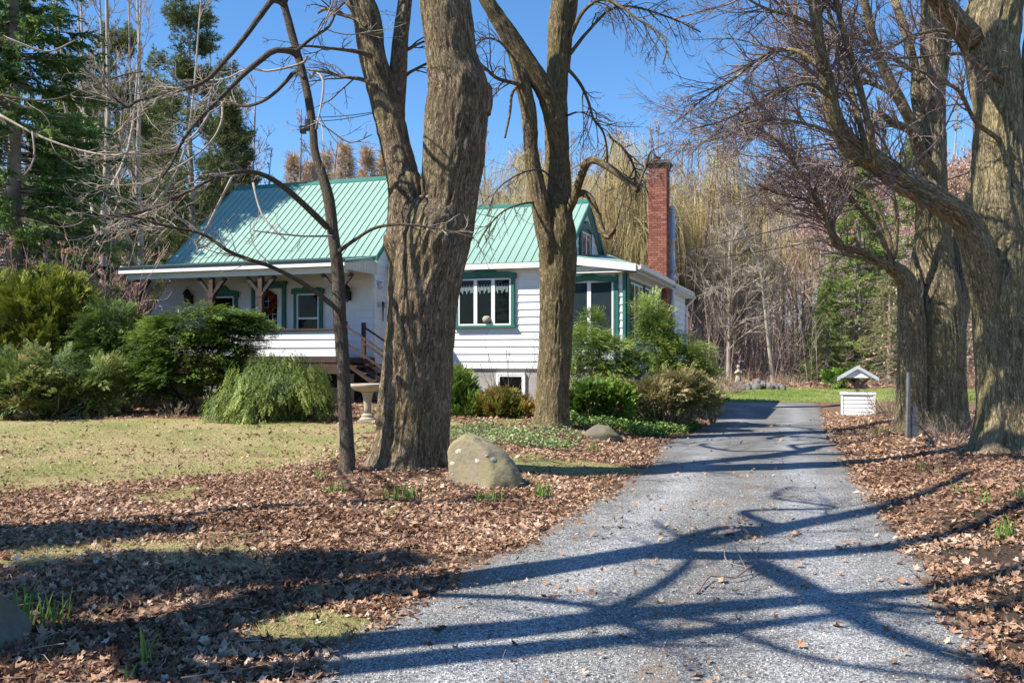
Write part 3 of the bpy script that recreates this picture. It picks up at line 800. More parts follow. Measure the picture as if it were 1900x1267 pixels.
# wreath on the door (autumn coloured)
wr = empty('wreath', HW(-8.03, y - .09, 3.13), HR, 'round autumn coloured wreath hanging on the porch door', 'wreath')
rw = np.random.default_rng(5); n = 520; th = rw.random(n)*6.28; ph = rw.random(n)*6.28; q = .095*np.sqrt(rw.random(n))
P = np.stack([(.22 + q*np.cos(ph))*np.cos(th)*.95, q*np.sin(ph)*.6, (.26 + q*np.cos(ph))*np.sin(th)], -1)
A = unit(rw.normal(size=(n, 3))); B = unit(np.cross(A, rw.normal(size=(n, 3)))); s = .045
V = np.stack([P - A*s, P - B*s*.5, P + A*s, P + B*s*.5], 1).reshape(-1, 3)
M['wreath'] = foliage_mat('wreath leaves', [(0, (.14, .006, .006)), (.45, (.28, .02, .012)), (.7, (.45, .12, .02)), (.8, (.10, .16, .04)), (1, (.30, .04, .05))], .1)
obj('wreath_leaves', mesh_np('wreath leaves', V, np.arange(4*n).reshape(-1, 4), M['wreath'], False, {'var': np.repeat(rw.random(n), 4)}), wr)
# lanterns
def lantern(x, lab):
    L = empty('wall_lantern', HW(x, -1.05 - .035, 3.36), HR, lab, 'lantern', 'porch wall lanterns'); L.scale = (1.4, 1.4, 1.4)
    mb = MB(); mb.box(-.04, .04, -.02, 0, -.16, .02); mb.tube([(0, -.02, -.12), (0, -.1, -.19), (0, -.14, -.14)], [.01, .012, .012], 6)
    mb.build('wall_bracket', M['black_metal'], L)
    mb = MB(); mb.lathe([(.03, -.13), (.05, -.11), (.075, .03), (.1, .035), (.04, .12), (.012, .14), (.012, .18)], (0, -.14, 0), 8)
    mb.build('lamp_cap', M['black_metal'], L)
lantern(-10.58, 'black iron wall lantern at the far left end of the porch wall')
lantern(-5.54, 'black iron wall lantern on the porch wall beside the gable corner')
# gable wall ornaments
g = empty('dragonfly_ornament', HW(-4.80, -.62, 3.02), HR, 'dark metal dragonfly ornament on the gable wall', 'ornament')
mb = MB()
for s in (-1, 1):
    for a, l in ((.35, .33), (-.15, .30)):
        tip = np.array([0, s*l, a*l]); pp = np.array([0, -s*a*.2, .045*s*s])
        mb.add([(.0, 0, .02), (.0, s*l*.5, a*l*.5 + .04), (.0, s*l, a*l), (.0, s*l*.5, a*l*.5 - .035), (.012, s*l*.5, a*l*.5)], [], [(0, 1, 4), (1, 2, 4), (2, 3, 4), (3, 0, 4)])
mb.build('wing', M['galv'], g)
mb = MB(); mb.tube([(.01, 0, .10), (.012, 0, .04), (.012, 0, -.05), (.01, .01, -.42)], [.025, .034, .02, .010], 8); mb.build('ornament_body', M['black_metal'], g)
g = empty('electric_meter', HW(-4.81, -.80, 3.55), HR, 'small round grey utility meter on the gable wall', 'meter')
mb = MB(); mb.box(0, .05, -.07, .07, -.1, .1); mb.build('meter_box', M['galv'], g)
mb = MB(); mb.tube([(.05, 0, 0), (.12, 0, 0), (.14, 0, 0)], [.055, .055, .03], 12); mb.build('meter_dial', M['white_trim'], g)
# pot in kitchen window
g = empty('window_pot', HW(-2.02, -.09, 2.53), HR, 'small round pot standing in the kitchen window', 'pot')
mb = MB(); mb.lathe([(.05, 0), (.10, .04), (.12, .11), (.09, .17), (.05, .19)], (0, 0, 0), 14); mb.build('pot_body', M['stone_pale'], g, True)

# --- wing roof and gable
roof('roof', -4.84, .15, -.30, 4.08, 2.4, 6.02, .228)
roof('roof', -4.84, .15, 5.1, 4.08, 2.4, 6.02, .6)
mb = MB(); mb.prism([(2.27, 5.97), (2.4, 6.08), (2.53, 5.97), (2.53, 5.94), (2.4, 6.04), (2.27, 5.94)], 0, -4.83, .17); part('ridge_cap', mb, 'green_trim')
mb = MB(); mb.box(-4.70, .15, -.335, -.28, 3.93, 4.06); part('fascia', mb, 'white_trim')
mb = MB(); mb.box(-4.70, .0, -.275, -.035, 4.0, 4.03); part('soffit', mb, 'white_trim')
mb = MB()
for sg in (1, -1):
    ye = 2.4 - 2.72*sg
    mb.hexa([(.15, ye, 3.93), (.185, ye, 3.93), (.185, ye, 4.10), (.15, ye, 4.10)], [(.15, 2.4 - .001*sg, 5.87), (.185, 2.4 - .001*sg, 5.87), (.185, 2.4 - .001*sg, 6.05), (.15, 2.4 - .001*sg, 6.05)])
part('rake_board', mb, 'green_trim')
mb = MB(); mb.box(-.15, 0, .152, 4.8, WZ, 4.15); mb.prism([(.15, 4.151), (4.75, 4.151), (2.4, 5.90)], 0, -.15, 0); w = part('wall', mb, 'white_siding')
board_row(w, 0, 0, 4.2, 5.9, 0, .2, 'y', lambda z: (.08 + (z - 4.15)*1.33, 4.72 - (z - 4.15)*1.33))
# --- sunroom lean-to
SX = 1.66
mb = MB(); mb.box(.001, SX, .0, .12, WZ, 3.95); w = part('wall', mb, 'white_siding')
board_row(w, .02, SX - .0, WZ, 2.0, 0); board_row(w, 1.49, SX - .06, 2.0, 3.75, 0)
mb = MB(); mb.box(SX - .12, SX, .125, 10.3, WZ, 3.9); w = part('wall', mb, 'white_siding')
board_row(w, .1, 10.3, WZ, 1.95, SX, .2, 'y'); board_row(w, 5.9, 10.3, 1.95, 3.8, SX, .2, 'y')
mb = MB(); mb.box(.01, SX - .03, .03, 10.2, -.2, WZ - .006); part('foundation', mb, 'concrete')
mb = MB(); mb.box(1.42, 1.49, -.06, 0, WZ, 3.72); mb.box(SX - .055, SX + .02, -.06, 0.0, WZ, 3.72); part('corner_trim', mb, 'green_trim')
mb = MB(); mb.box(SX, SX + .05, .02, .30, WZ, 3.8); part('corner_trim', mb, 'green_trim')
f = window(.06, 1.42, 1.98, 3.62, 0, 2, casing=.05, hood=.10, room='screen_room')
window(.34, 2.15, 2.0, 3.62, SX, 3, axis='y', casing=.06)
window(2.35, 4.9, 2.0, 3.62, SX, 3, axis='y', casing=.06)
mb = MB(); mb.box(SX, SX + .04, .301, 5.2, 3.64, 3.83); part('header_board', mb, 'soffit')
# roof planes
e0, e1 = -.32, 10.45
mb = MB()
def quad(mb, p, th=.09):
    t = [np.array(a, float) for a in p]
    mb.hexa([t[0], t[1], t[1] - [0, 0, th], t[0] - [0, 0, th]], [t[3], t[2], t[2] - [0, 0, th], t[3] - [0, 0, th]])
quad(mb, [(1.98, e0, 3.93), (1.98, 4.7, 3.93), (.19, 4.7, 4.74), (.19, e0, 4.20)])
quad(mb, [(1.98, 4.7001, 3.93), (1.98, e1, 3.93), (.19, e1, 4.78), (.19, 4.7001, 4.74)])
lr = part('sunroom_roof', mb, 'roof_green')
for i in range(40):
    y0 = e0 + .15 + i*.268; zt = np.interp(y0, [e0, 4.7, e1], [4.20, 4.74, 4.78])
    mb = MB(); mb.beam((1.98, y0, 3.943), (.19, y0, zt + .013), .026, .035); mb.build('roof_seam', M['roof_green'], lr)
mb = MB(); mb.hexa([(.0, e0 - .035, 4.02), (2.0, e0 - .035, 3.76), (2.0, e0 - .035, 3.94), (.0, e0 - .035, 4.21)], [(.0, e0, 4.02), (2.0, e0, 3.76), (2.0, e0, 3.94), (.0, e0, 4.21)]); part('fascia', mb, 'white_trim')
mb = MB(); mb.box(1.985, 2.02, e0 + .001, 5.25, 3.78, 3.925); mb.box(1.985, 2.02, 5.95, e1, 3.78, 3.925); part('fascia', mb, 'soffit')
mb = MB(); mb.prism([(2.021, 3.92), (2.021, 3.83), (2.06, 3.80), (2.12, 3.82), (2.13, 3.93), (2.12, 3.93), (2.11, 3.84), (2.06, 3.82), (2.03, 3.84), (2.03, 3.92)], 1, e0, 5.22); part('gutter', mb, 'white_trim')
mb = MB(); mb.box(SX + .001, 1.984, e0 + .001, e1, 3.75, 3.775); mb.box(.0, 1.984, e0 + .001, -.06, 3.75, 3.774); part('soffit', mb, 'white_trim')
mb = MB(); mb.prism([(-.05, 3.78), (.19, 4.0), (.19, 4.70), (-.05, 4.74)], 1, 4.85, 10.2); mb.box(-.1, .18, 4.84, 10.2, WZ, 3.78); part('wall', mb, 'white_siding')
mb = MB(); mb.tube([(2.05, 10.3, 3.80), (1.9, 10.3, 3.6), (1.74, 10.3, 3.45), (1.74, 10.3, .8)], [.04]*4, 8); part('downpipe', mb, 'white_trim')

# --- chimney of real bricks
cx0, cx1, cy0, cy1, ct = 1.28, 1.84, 5.3, 5.86, 7.5
mb = MB(); mb.box(cx0 + .012, cx1 - .012, cy0 + .012, cy1 - .012, -.2, ct - .01); ch = part('chimney', mb, 'mortar')
V, Fa, va = [], [], []; bl, bh, gp = .2, .0655, .010; o = 0; rb = np.random.default_rng(8)
c_ = 0; z = .0
cube = np.array([(x, y, z_) for x in (0, 1) for y in (0, 1) for z_ in (0, 1)], float); cf = np.array([(0, 1, 3, 2), (4, 6, 7, 5), (0, 4, 5, 1), (2, 3, 7, 6), (0, 2, 6, 4), (1, 5, 7, 3)])
while z < ct:
    W = cx1 - cx0; D_ = cy1 - cy0; off = .5 if c_ % 2 else 0
    for face in range(4):
        full = W if face < 2 else D_ ; full -= .0
        k = 3; w_ = full / k
        st0 = -off*w_
        for i in range(k + 1):
            a0 = max(0, st0 + i*w_); a1 = min(full, st0 + (i+1)*w_)
            if a1 - a0 < .03: continue
            a0 += gp/2; a1 -= gp/2; pr_ = rb.uniform(0, .004); dp = .05
            if face == 0: lo, hi = (cx0 + a0, cy0 - pr_, z), (cx0 + a1, cy0 + dp, z + bh)
            elif face == 1: lo, hi = (cx0 + a0, cy1 - dp, z), (cx0 + a1, cy1 + pr_, z + bh)
            elif face == 2: lo, hi = (cx0 - pr_ - .001, cy0 + a0, z + .0004), (cx0 + dp, cy0 + a1, z + bh - .0004)
            else: lo, hi = (cx1 - dp, cy0 + a0, z + .0004), (cx1 + pr_ + .001, cy0 + a1, z + bh - .0004)
            lo, hi = np.array(lo), np.array(hi)
            V.append(lo + cube*(hi - lo)); Fa.append(cf + o); o += 8; va.append(np.full(8, rb.random()))
    z += bh + gp; c_ += 1
tag(obj('brickwork', mesh_np('brickwork', np.concatenate(V), np.concatenate(Fa), M['brick'], False, {'var': np.concatenate(va)}), ch), kind='stuff')
mb = MB(); mb.box(cx0 - .05, cx1 + .05, cy0 - .05, cy1 + .05, ct, ct + .07); mb.box(cx0 - .09, cx1 + .09, cy0 - .09, cy1 + .09, ct + .071, ct + .15); mb.build('chimney_cap', flat_mat('sooty cap', (.10, .09, .08), .9, .3, 5), ch)
mb = MB(); mb.lathe([(.12, 0), (.11, .18), (.095, .18), (.095, .02)], (1.50, 5.58, ct + .151), 14); mb.build('flue', M['brick'], ch)
# stove pipe
mb = MB(); mb.lathe([(.088, 1.2), (.088, 3.6), (.088, 4.35), (.115, 4.36), (.115, 4.40), (.10, 4.41), (.10, 5.3), (.115, 5.31), (.115, 5.35), (.10, 5.36), (.10, 6.15), (.085, 6.2)], (1.89, 6.02, 0), 16)
sp = part('stovepipe', mb, 'galv', smooth=True)
mb = MB(); mb.lathe([(.16, 4.05), (.20, 4.07), (.12, 4.22), (.115, 4.25)], (1.89, 6.02, 0), 16); mb.build('storm_collar', M['galv'], sp, True)
mb = MB(); mb.lathe([(.13, 6.24), (.13, 6.30), (.02, 6.38)], (1.89, 6.02, 0), 16); mb.tube([(1.81, 6.02, 6.15), (1.78, 6.02, 6.26)], [.006, .006], 4); mb.tube([(1.97, 6.02, 6.15), (2.0, 6.02, 6.26)], [.006, .006], 4); mb.build('rain_cap', M['galv'], sp)
mb = MB(); mb.tube([(SX, 6.02, 3.2), (1.84, 6.02, 3.2)], [.015, .015], 6); mb.tube([(1.84, 5.8, 4.9), (1.86, 5.95, 4.9)], [.012, .012], 6); mb.build('pipe_strap', M['galv'], sp)
# ================================================================ TREES
def limb_mesh(name, P, R, mat, parent, m=24, rows=.06, relief=.012, rf=.055, flare=0, seed=0, flare_h=.45, knots=(), maxk=400):
    """one woody limb with ridged bark; P,R control polyline"""
    d = np.linalg.norm(np.diff(P, axis=0), axis=1).sum()
    K = int(np.clip(d / rows, 6, maxk))
    Q, r = resample(P, R, K)
    v = np.concatenate([[0], np.cumsum(np.linalg.norm(np.diff(Q, axis=0), axis=1))])
    th = np.linspace(0, 2*math.pi, m, endpoint=False)
    cyl = np.stack([np.cos(th)[None]*r[:, None], np.sin(th)[None]*r[:, None], np.repeat(v[:, None], m, 1)], -1)
    cyl[..., :2] += 0
    low = fbm(np.stack([cyl[..., 0]*2.2, cyl[..., 1]*2.2, cyl[..., 2]*.8], -1) + seed*7.3, 2, seed) - .5
    rr = r[:, None] * (1 + .22*low)
    if flare:
        q = np.exp(-v/flare_h)[:, None]
        rr = rr * (1 + q*flare*(1 + .45*np.cos(th*5 + seed)[None] + .25*np.cos(th*3 + 2*seed)[None]))
    wv = cyl[..., 2:3] + 0
    warp = (fbm(np.concatenate([cyl[..., :2]*3, wv*1.5], -1), 2, seed+3) - .5)[..., None] * .10
    q = np.concatenate([(cyl[..., :2] + warp)/rf, wv/(rf*4.6)], -1)
    n1 = noise3(q, seed+5); n_2 = noise3(q*2.1 + 5, seed+6)
    rid = 1 - np.abs(2*n1 - 1); rid = .7*rid**1.3 + .3*n_2
    amp = np.minimum(relief, r[:, None]*.12)
    rr = rr + amp*(rid*2 - 1)
    for kv, ka, kamp, ks in knots:
        da = (th[None] - ka + math.pi) % (2*math.pi) - math.pi
        rr = rr + kamp*np.exp(-((v[:, None]-kv)/ks)**2 - (da*r[:, None]/ks)**2)
    T = np.gradient(Q, axis=0); T = unit(T)
    ref = np.array([0, 1., 0]) if abs(unit(Q[-1]-Q[0])[1]) < .8 else np.array([1., 0, 0])
    A = unit(np.cross(T, ref)); B = np.cross(T, A)
    V = Q[:, None] + rr[..., None]*(A[:, None]*np.cos(th)[None, :, None] + B[:, None]*np.sin(th)[None, :, None])
    idx = np.arange(K*m).reshape(K, m); nx = np.roll(idx, -1, 1)
    f = np.stack([idx[:-1], nx[:-1], nx[1:], idx[1:]], -1).reshape(-1, 4)
    Vv = np.vstack([V.reshape(-1, 3), Q[-1] + T[-1]*r[-1]*.3, Q[0] - T[0]*r[0]*.8]); tip = len(Vv)-2
    f3 = np.vstack([np.stack([idx[-1], nx[-1], np.full(m, tip)], -1), np.stack([nx[0], idx[0], np.full(m, tip+1)], -1)])
    bk = np.vstack([cyl.reshape(-1, 3) + seed*3.1, [[0, 0, 0], [0, 0, 0]]]); rl = np.append(rid.ravel(), [.5, .5])
    return obj(name, mesh_np(name, Vv, [f, f3], mat, True, {'bark': bk, 'relief': rl}), parent)

def growset(P0, D0, L, R0, K, wig, trop, r, taper=.25):
    n = len(P0); P = np.zeros((n, K+1, 3)); P[:, 0] = P0; D = unit(D0)
    curl = unit(r.normal(size=(n, 3)))*wig
    for k in range(K):
        D = unit(D + curl*.5 + r.normal(0, wig*.7, (n, 3)) + np.array(trop)[None])
        P[:, k+1] = P[:, k] + D*(L/K)[:, None]
    t = np.linspace(0, 1, K+1)[None]
    return P, R0[:, None]*(1 - (1-taper)*t)
def spawn(P, R, per, r, t0=.2, t1=1.0, ang=(.5, 1.0), lenf=.5, rf=.5, weights=None, absL=None):
    n, K, _ = P.shape
    Lp = np.linalg.norm(P[:, 1:] - P[:, :-1], axis=2).sum(1)
    if weights is None: idx = np.repeat(np.arange(n), per)
    else:
        p = weights/weights.sum(); idx = r.choice(n, per*n if np.isscalar(per) else per, p=p)
    t = (t0 + (t1-t0)*r.random(len(idx)))*(K-1); k = np.minimum(t.astype(int), K-2); f = (t-k)[:, None]
    Q = P[idx, k]*(1-f) + P[idx, k+1]*f; T = unit(P[idx, k+1] - P[idx, k])
    a = r.uniform(ang[0], ang[1], len(idx))[:, None]
    pr = unit(np.cross(T, r.normal(size=T.shape)))
    D = T*np.cos(a) + pr*np.sin(a)
    tt = t/(K-1)
    L = (Lp[idx]*lenf*(1 - .55*tt) if absL is None else absL*(1-.4*tt))*r.uniform(.55, 1.25, len(idx))
    rr = np.minimum(R[idx, k]*rf, R[idx, k])
    return Q, D, L, rr
def stackres(lst, K):
    P, R = [], []
    for p, q in lst:
        a, b = resample(p, q, K); P.append(a); R.append(b)
    return np.array(P), np.array(R)
def twigs_from(lst, r, n1, n2_, n3, L1=1.6, tr=(0, 0, .03), wig=.16, rmin=.0035, r1=.016, lf=(.55, .5), ang=(.4, 1.0), t0=.25, lvl1sides=5):
    """three orders of twigs on a list of limbs; returns vertex/face arrays"""
    P, R = stackres(lst, 24)
    Ls = np.linalg.norm(P[:, 1:]-P[:, :-1], axis=2).sum(1)
    out = []
    Q, D, L, rr = spawn(P, R, int(n1), r, t0, 1.0, ang, weights=Ls, absL=L1) if False else spawn_w(P, R, int(n1), r, t0, ang, Ls, L1)
    rr = np.clip(rr*.5, rmin*2, r1)
    A, RA = growset(Q, D, L, rr, 9, wig, tr, r, .3); out.append((A, RA, lvl1sides))
    Q, D, L, rr = spawn(A, RA, n2_, r, .15, 1, ang, lf[0], .6)
    B, RB = growset(Q, D, L, np.maximum(rr, rmin*1.2), 5, wig, tr, r, .5); out.append((B, RB, 3))
    if n3:
        Q, D, L, rr = spawn(B, RB, n3, r, .15, 1, ang, lf[1], .7)
        Cc, RC = growset(Q, D, L, np.maximum(rr*.8, rmin), 3, wig, tr, r, .6); out.append((Cc, RC, 3))
    return out
def spawn_w(P, R, n, r, t0, ang, Ls, L1):
    n0 = len(P); idx = r.choice(n0, n, p=Ls/Ls.sum()); K = P.shape[1]
    t = (t0 + (1-t0)*r.random(n))*(K-1); k = np.minimum(t.astype(int), K-2); f = (t-k)[:, None]
    Q = P[idx, k]*(1-f) + P[idx, k+1]*f; T = unit(P[idx, k+1]-P[idx, k])
    a = r.uniform(ang[0], ang[1], n)[:, None]; pr = unit(np.cross(T, r.normal(size=T.shape)))
    tt = t/(K-1)
    return Q, T*np.cos(a) + pr*np.sin(a), L1*(1-.35*tt)*r.uniform(.5, 1.3, n), R[idx, k]
def sets_mesh(name, sets, mat):
    V, Fa = [], []; o = 0
    for P, R, m in sets:
        v_, f_ = tubes(P, R, m); V.append(v_); Fa.append(f_ + o); o += len(v_)
    return mesh_np(name, np.concatenate(V), np.concatenate(Fa), mat, True)

def trace(pts, D, d1=None, w=None, w1=None):
    """photo trace [(px,py[,width px])...] carried by a limb whose distance runs D..d1"""
    n = len(pts); d1 = D if d1 is None else d1
    P, R = [], []
    for i, p in enumerate(pts):
        t = i/max(1, n-1); dd = D + (d1-D)*t
        P.append(PX(p[0], p[1], dd))
        wp = p[2] if len(p) > 2 else w + ((w1 if w1 is not None else w*.35) - w)*t
        R.append(wp/2*dd/F)
    return np.array(P), np.array(R)
def extend(pr, top, wig=.25, n=4, r1=.04, seed=0):
    """carry a traced limb on to a point beyond the frame"""
    P, R = pr; r = np.random.default_rng(seed); top = np.array(top, float); Q = [*P]; S = [*R]
    a, ra = P[-1], R[-1]
    for i in range(1, n+1):
        t = i/n; Q.append(a*(1-t) + top*t + (r.normal(0, wig, 3) if i < n else 0)); S.append(ra*(1-t) + r1*t)
    return np.array(Q), np.array(S)

def big_tree(name, base, label, cat, trunk_parts, limbs, bark, twigmat, grow_kw, seed, trunk_kw, group=None, extra=None):
    t = empty(name, base, 0, label, cat, group)
    def sub(pr): return pr[0]-np.array(base), pr[1]
    for i, (pr, kw) in enumerate(trunk_parts):
        k = dict(trunk_kw); k.update(kw); pp = sub(pr); limb_mesh('trunk', pp[0], pp[1], M[bark], t, seed=seed+i, **k)
    for i, pr in enumerate(limbs):
        pp = sub(pr); mx = pp[1].max()
        limb_mesh('limb', pp[0], pp[1], M[bark] if mx > .022 else M[twigmat], t, m=16 if mx > .08 else (10 if mx > .03 else 6), rows=.05 if mx > .08 else .09, relief=.008, rf=.045, seed=seed+20+i, maxk=160)
    r = np.random.default_rng(seed)
    S = []
    for lst, kw in grow_kw: S += twigs_from([sub(p) for p in lst], r, **kw)
    if S: tag(obj('twigs', sets_mesh('twigs', S, M[twigmat]), t), kind='stuff')
    return t

# ---- twin maple beside the boulder (largest trunk)
D1 = 12.0
b1 = G(757, 874); b1[1] = 12.0; b1[2] = float(H(b1[0], 12.0)) - .08
base_ = trace([(757, 889, 122), (762, 850, 124), (766, 800, 126), (773, 720, 130), (779, 640, 128), (785, 560, 130), (792, 500, 136), (800, 450, 138), (810, 405, 118), (822, 375, 84), (828, 350, 40)], D1)
stL = trace([(772, 600, 30), (762, 520, 60), (757, 450, 78), (758, 400, 76), (754, 350, 66), (746, 320, 58), (730, 249, 54), (712, 178, 52), (692, 107, 48), (682, 36, 49), (668, 0, 50), (640, -80, 46)], D1-.12, D1+.5)
stR = trace([(800, 600, 50), (812, 520, 84), (824, 440, 98), (833, 355, 102), (842, 284, 112), (848, 213, 116), (851, 165, 112), (840, 110, 93), (835, 71, 90), (826, 0, 92), (818, -90, 84)], D1+.1, D1-.3)
stM = trace([(735, 300, 24), (733, 230, 34), (737, 165, 33), (743, 71, 27), (752, 0, 25), (765, -90, 24)], D1+.05, D1+.9)
knob = trace([(880, 210, 60), (884, 176, 62), (889, 160, 50), (890, 150, 22)], D1-.1)
knob2 = trace([(752, 520, 16), (740, 480, 40), (727, 450, 38), (719, 440, 24), (714, 436, 8)], D1-.12)
L1 = extend(stL, (-4.2, 13.6, 13.5), seed=1, r1=.07)
L2 = extend(stR, (-.5, 11.2, 14.5), seed=2, r1=.09)
L3 = extend(stM, (-.6, 13.6, 12.5), seed=3, r1=.05)
up1 = [extend((L2[0][-4:-3], L2[1][-4:-3]*.5), e, seed=10+i, r1=.03) for i, e in enumerate([(2.6, 12.5, 12), (-3, 9, 11.5), (1.2, 8.4, 12.5), (2.8, 10.2, 10.5)])]
up2 = [extend((L1[0][-4:-3], L1[1][-4:-3]*.5), e, seed=20+i, r1=.03) for i, e in enumerate([(-5.5, 11, 11), (-3.5, 15.5, 12), (-5.8, 14, 10)])]
side1 = [trace([(735, 100, 9), (745, 95, 9), (757, 92, 7), (770, 85, 5), (795, 75, 4), (830, 72, 3)], 12.8, 12.6), trace([(742, 150, 8), (760, 135, 6), (775, 127, 5), (792, 118, 4)], 12.8, 12.9),
         trace([(690, 105, 9), (665, 97, 8), (640, 93, 6), (610, 90, 5), (570, 86, 4), (530, 90, 3)], 12.1, 11.4), trace([(700, 160, 9), (672, 148, 8), (640, 143, 6), (600, 134, 5), (560, 128, 3)], 12.1, 12.5),
         trace([(680, 50, 9), (660, 35, 8), (628, 26, 7), (606, 16, 6), (590, 25, 4)], 12, 12.4)]
big_tree('maple_tree', b1, 'largest twin stemmed maple with furrowed bark standing beside the pale boulder', 'tree',
    [(base_, dict(m=300, rows=.022, flare=.46, flare_h=.28, relief=.022)), (L1, dict(m=150, rows=.035, relief=.016)), (L2, dict(m=190, rows=.035, relief=.018)), (L3, dict(m=56, rows=.06, relief=.008)), (knob, dict(m=90, rows=.03)), (knob2, dict(m=60, rows=.03))],
    up1 + up2 + side1, 'bark_maple', 'twig_dark', [(up1+up2, dict(n1=90, n2_=5, n3=3, L1=2.6)), (side1, dict(n1=34, n2_=4, n3=2, L1=.8, tr=(0, 0, -.02)))], 11, dict(rf=.06))

# ---- young slender tree in front of it
D2 = 11.35
b2 = PX(643, 885, D2); b2[2] = float(H(b2[0], b2[1])) - .05
s0 = trace([(642, 892, 30), (645, 850, 27), (640, 750, 25), (635, 650, 24), (630, 590, 23), (627, 506, 22), (617, 424, 20), (610, 370, 21), (598, 325, 17), (585, 284, 15), (580, 235, 15), (572, 182, 15), (561, 133, 15), (545, 76, 15), (527, 10, 14), (500, -80, 12), (470, -200, 9)], D2, D2+.5)
S_ = [trace(*a) for a in [
    ([(634, 590), (627, 576), (590, 545), (549, 518), (500, 494), (430, 469), (375, 434), (310, 420), (255, 405), (200, 400)], D2, D2-1.6, 11, 3),
    ([(607, 422), (575, 390), (530, 350), (490, 325), (450, 318), (400, 330), (340, 360), (280, 388), (220, 400), (150, 408)], D2+.1, D2-1.2, 12, 3),
    ([(565, 145), (549, 133), (530, 152), (508, 174), (481, 191), (447, 197), (413, 182), (385, 170)], D2, D2+.8, 9, 3),
    ([(552, 104), (538, 95), (508, 95), (481, 114), (455, 136), (428, 163), (402, 189), (371, 220), (341, 258), (318, 303), (300, 330)], D2, D2-1.0, 13, 4),
    ([(529, 10), (508, 0), (485, 27), (455, 68), (420, 110), (379, 152), (322, 170), (254, 188), (235, 200), (205, 174), (190, 150)], D2, D2-1.5, 12, 3),
    ([(625, 470), (640, 458), (660, 444), (693, 424), (730, 417), (770, 418), (830, 428), (880, 442)], D2, D2-.5, 8, 2.5),
    ([(570, 105), (560, 118), (500, 132), (460, 128), (420, 146), (380, 150)], D2, D2+.4, 6, 2),
    ([(575, 145), (586, 135), (600, 150), (595, 200), (585, 240)], D2, D2-.3, 6, 2),
    ([(550, 95), (580, 70), (610, 50), (625, 20), (640, 5)], D2+.1, D2+.6, 7, 3),
    ([(470, 340), (478, 375), (490, 405), (512, 428), (530, 445)], D2+.05, D2-.2, 5, 2),
    ([(430, 330), (405, 380), (380, 430), (362, 455), (366, 462), (393, 450), (395, 446)], D2-.9, D2-1.0, 5, 4),
    ([(413, 190), (410, 230), (385, 270), (330, 310), (260, 340), (180, 345)], D2+.7, D2, 5, 2),
    ([(402, 189), (370, 240), (345, 262), (300, 285), (240, 285), (190, 282)], D2-.2, D2-.9, 5, 2),
    ([(616, 438), (560, 438), (500, 432), (470, 428)], D2-.1, D2-.9, 4, 2),
    ([(583, 225), (610, 240), (650, 265), (690, 250)], D2, D2+.3, 3, 2)]]
top_s = [extend((s0[0][-3:-2], s0[1][-3:-2]*.7), e, seed=30+i, r1=.012, wig=.12) for i, e in enumerate([(-4.6, 11, 8.2), (-2.2, 12.4, 8.6), (-3.6, 10, 7.6)])]
big_tree('young_tree', b2, 'slender young tree with a cable bracket left of the big twin maple', 'tree',
    [(s0, dict(m=44, rows=.05, relief=.004, flare=.25, flare_h=.15, rf=.03))], S_ + top_s, 'bark_smooth', 'twig_pale',
    [(S_[:5] + S_[6:7] + S_[11:13], dict(n1=120, n2_=5, n3=1, L1=.75, tr=(-.05, 0, .05), wig=.20, rmin=.0028, r1=.008, lf=(.5, .5), t0=.35)), ([S_[0], S_[5], S_[9], S_[13], S_[14]], dict(n1=26, n2_=4, n3=0, L1=.5, wig=.2, rmin=.0028, r1=.006)), (top_s + S_[7:9], dict(n1=40, n2_=5, n3=2, L1=1.1))], 31, {})
# cable bracket on it
g = empty('cable_bracket', PX(575, 232, D2+.33) - np.array([.0, .0, 0]), 0, 'black cable bracket strapped round the slender young tree', 'bracket')
mb = MB(); mb.lathe([(.058, -.07), (.066, -.065), (.066, .06), (.058, .065)], (0, 0, 0), 16); mb.build('strap', M['black_metal'], g)
mb = MB(); mb.box(-.12, -.05, -.05, .03, -.11, -.02); mb.box(.05, .1, -.05, .02, -.05, .05); mb.build('clamp', M['black_metal'], g)

# ---- two stemmed maple in front of the wing
D3 = 17.65
b3 = PX(1022, 797, D3); b3[2] = float(H(b3[0], b3[1])) - .06
tr2 = trace([(1022, 803, 62), (1024, 770, 58), (1027, 700, 58), (1030, 650, 60), (1033, 550, 62), (1035, 480, 66), (1033, 430, 68), (1030, 395, 56), (1028, 370, 34), (1028, 350, 14)], D3)
stA = trace([(1022, 500, 20), (1014, 450, 38), (1006, 395, 36), (997, 350, 31), (988, 300, 27), (984, 240, 26), (978, 190, 27), (968, 150, 28), (955, 100, 26), (935, 60, 24)], D3-.2, D3-.35)
stB = trace([(1034, 520, 26), (1038, 450, 48), (1036, 390, 50), (1034, 284, 46), (1032, 213, 44), (1034, 150, 42), (1036, 53, 37), (1040, 0, 32), (1044, -90, 30)], D3+.1, D3+.3)
limbA = trace([(1034, 300, 20), (1030, 240, 34), (1022, 190, 40), (1010, 165, 37), (977, 117, 36), (941, 60, 32), (909, 11, 28), (870, -50, 24)], D3+.05, D3-.6)
stC = trace([(1044, 130, 26), (1050, 70, 24), (1060, 20, 22), (1070, -60, 18)], D3+.3, D3+.8)
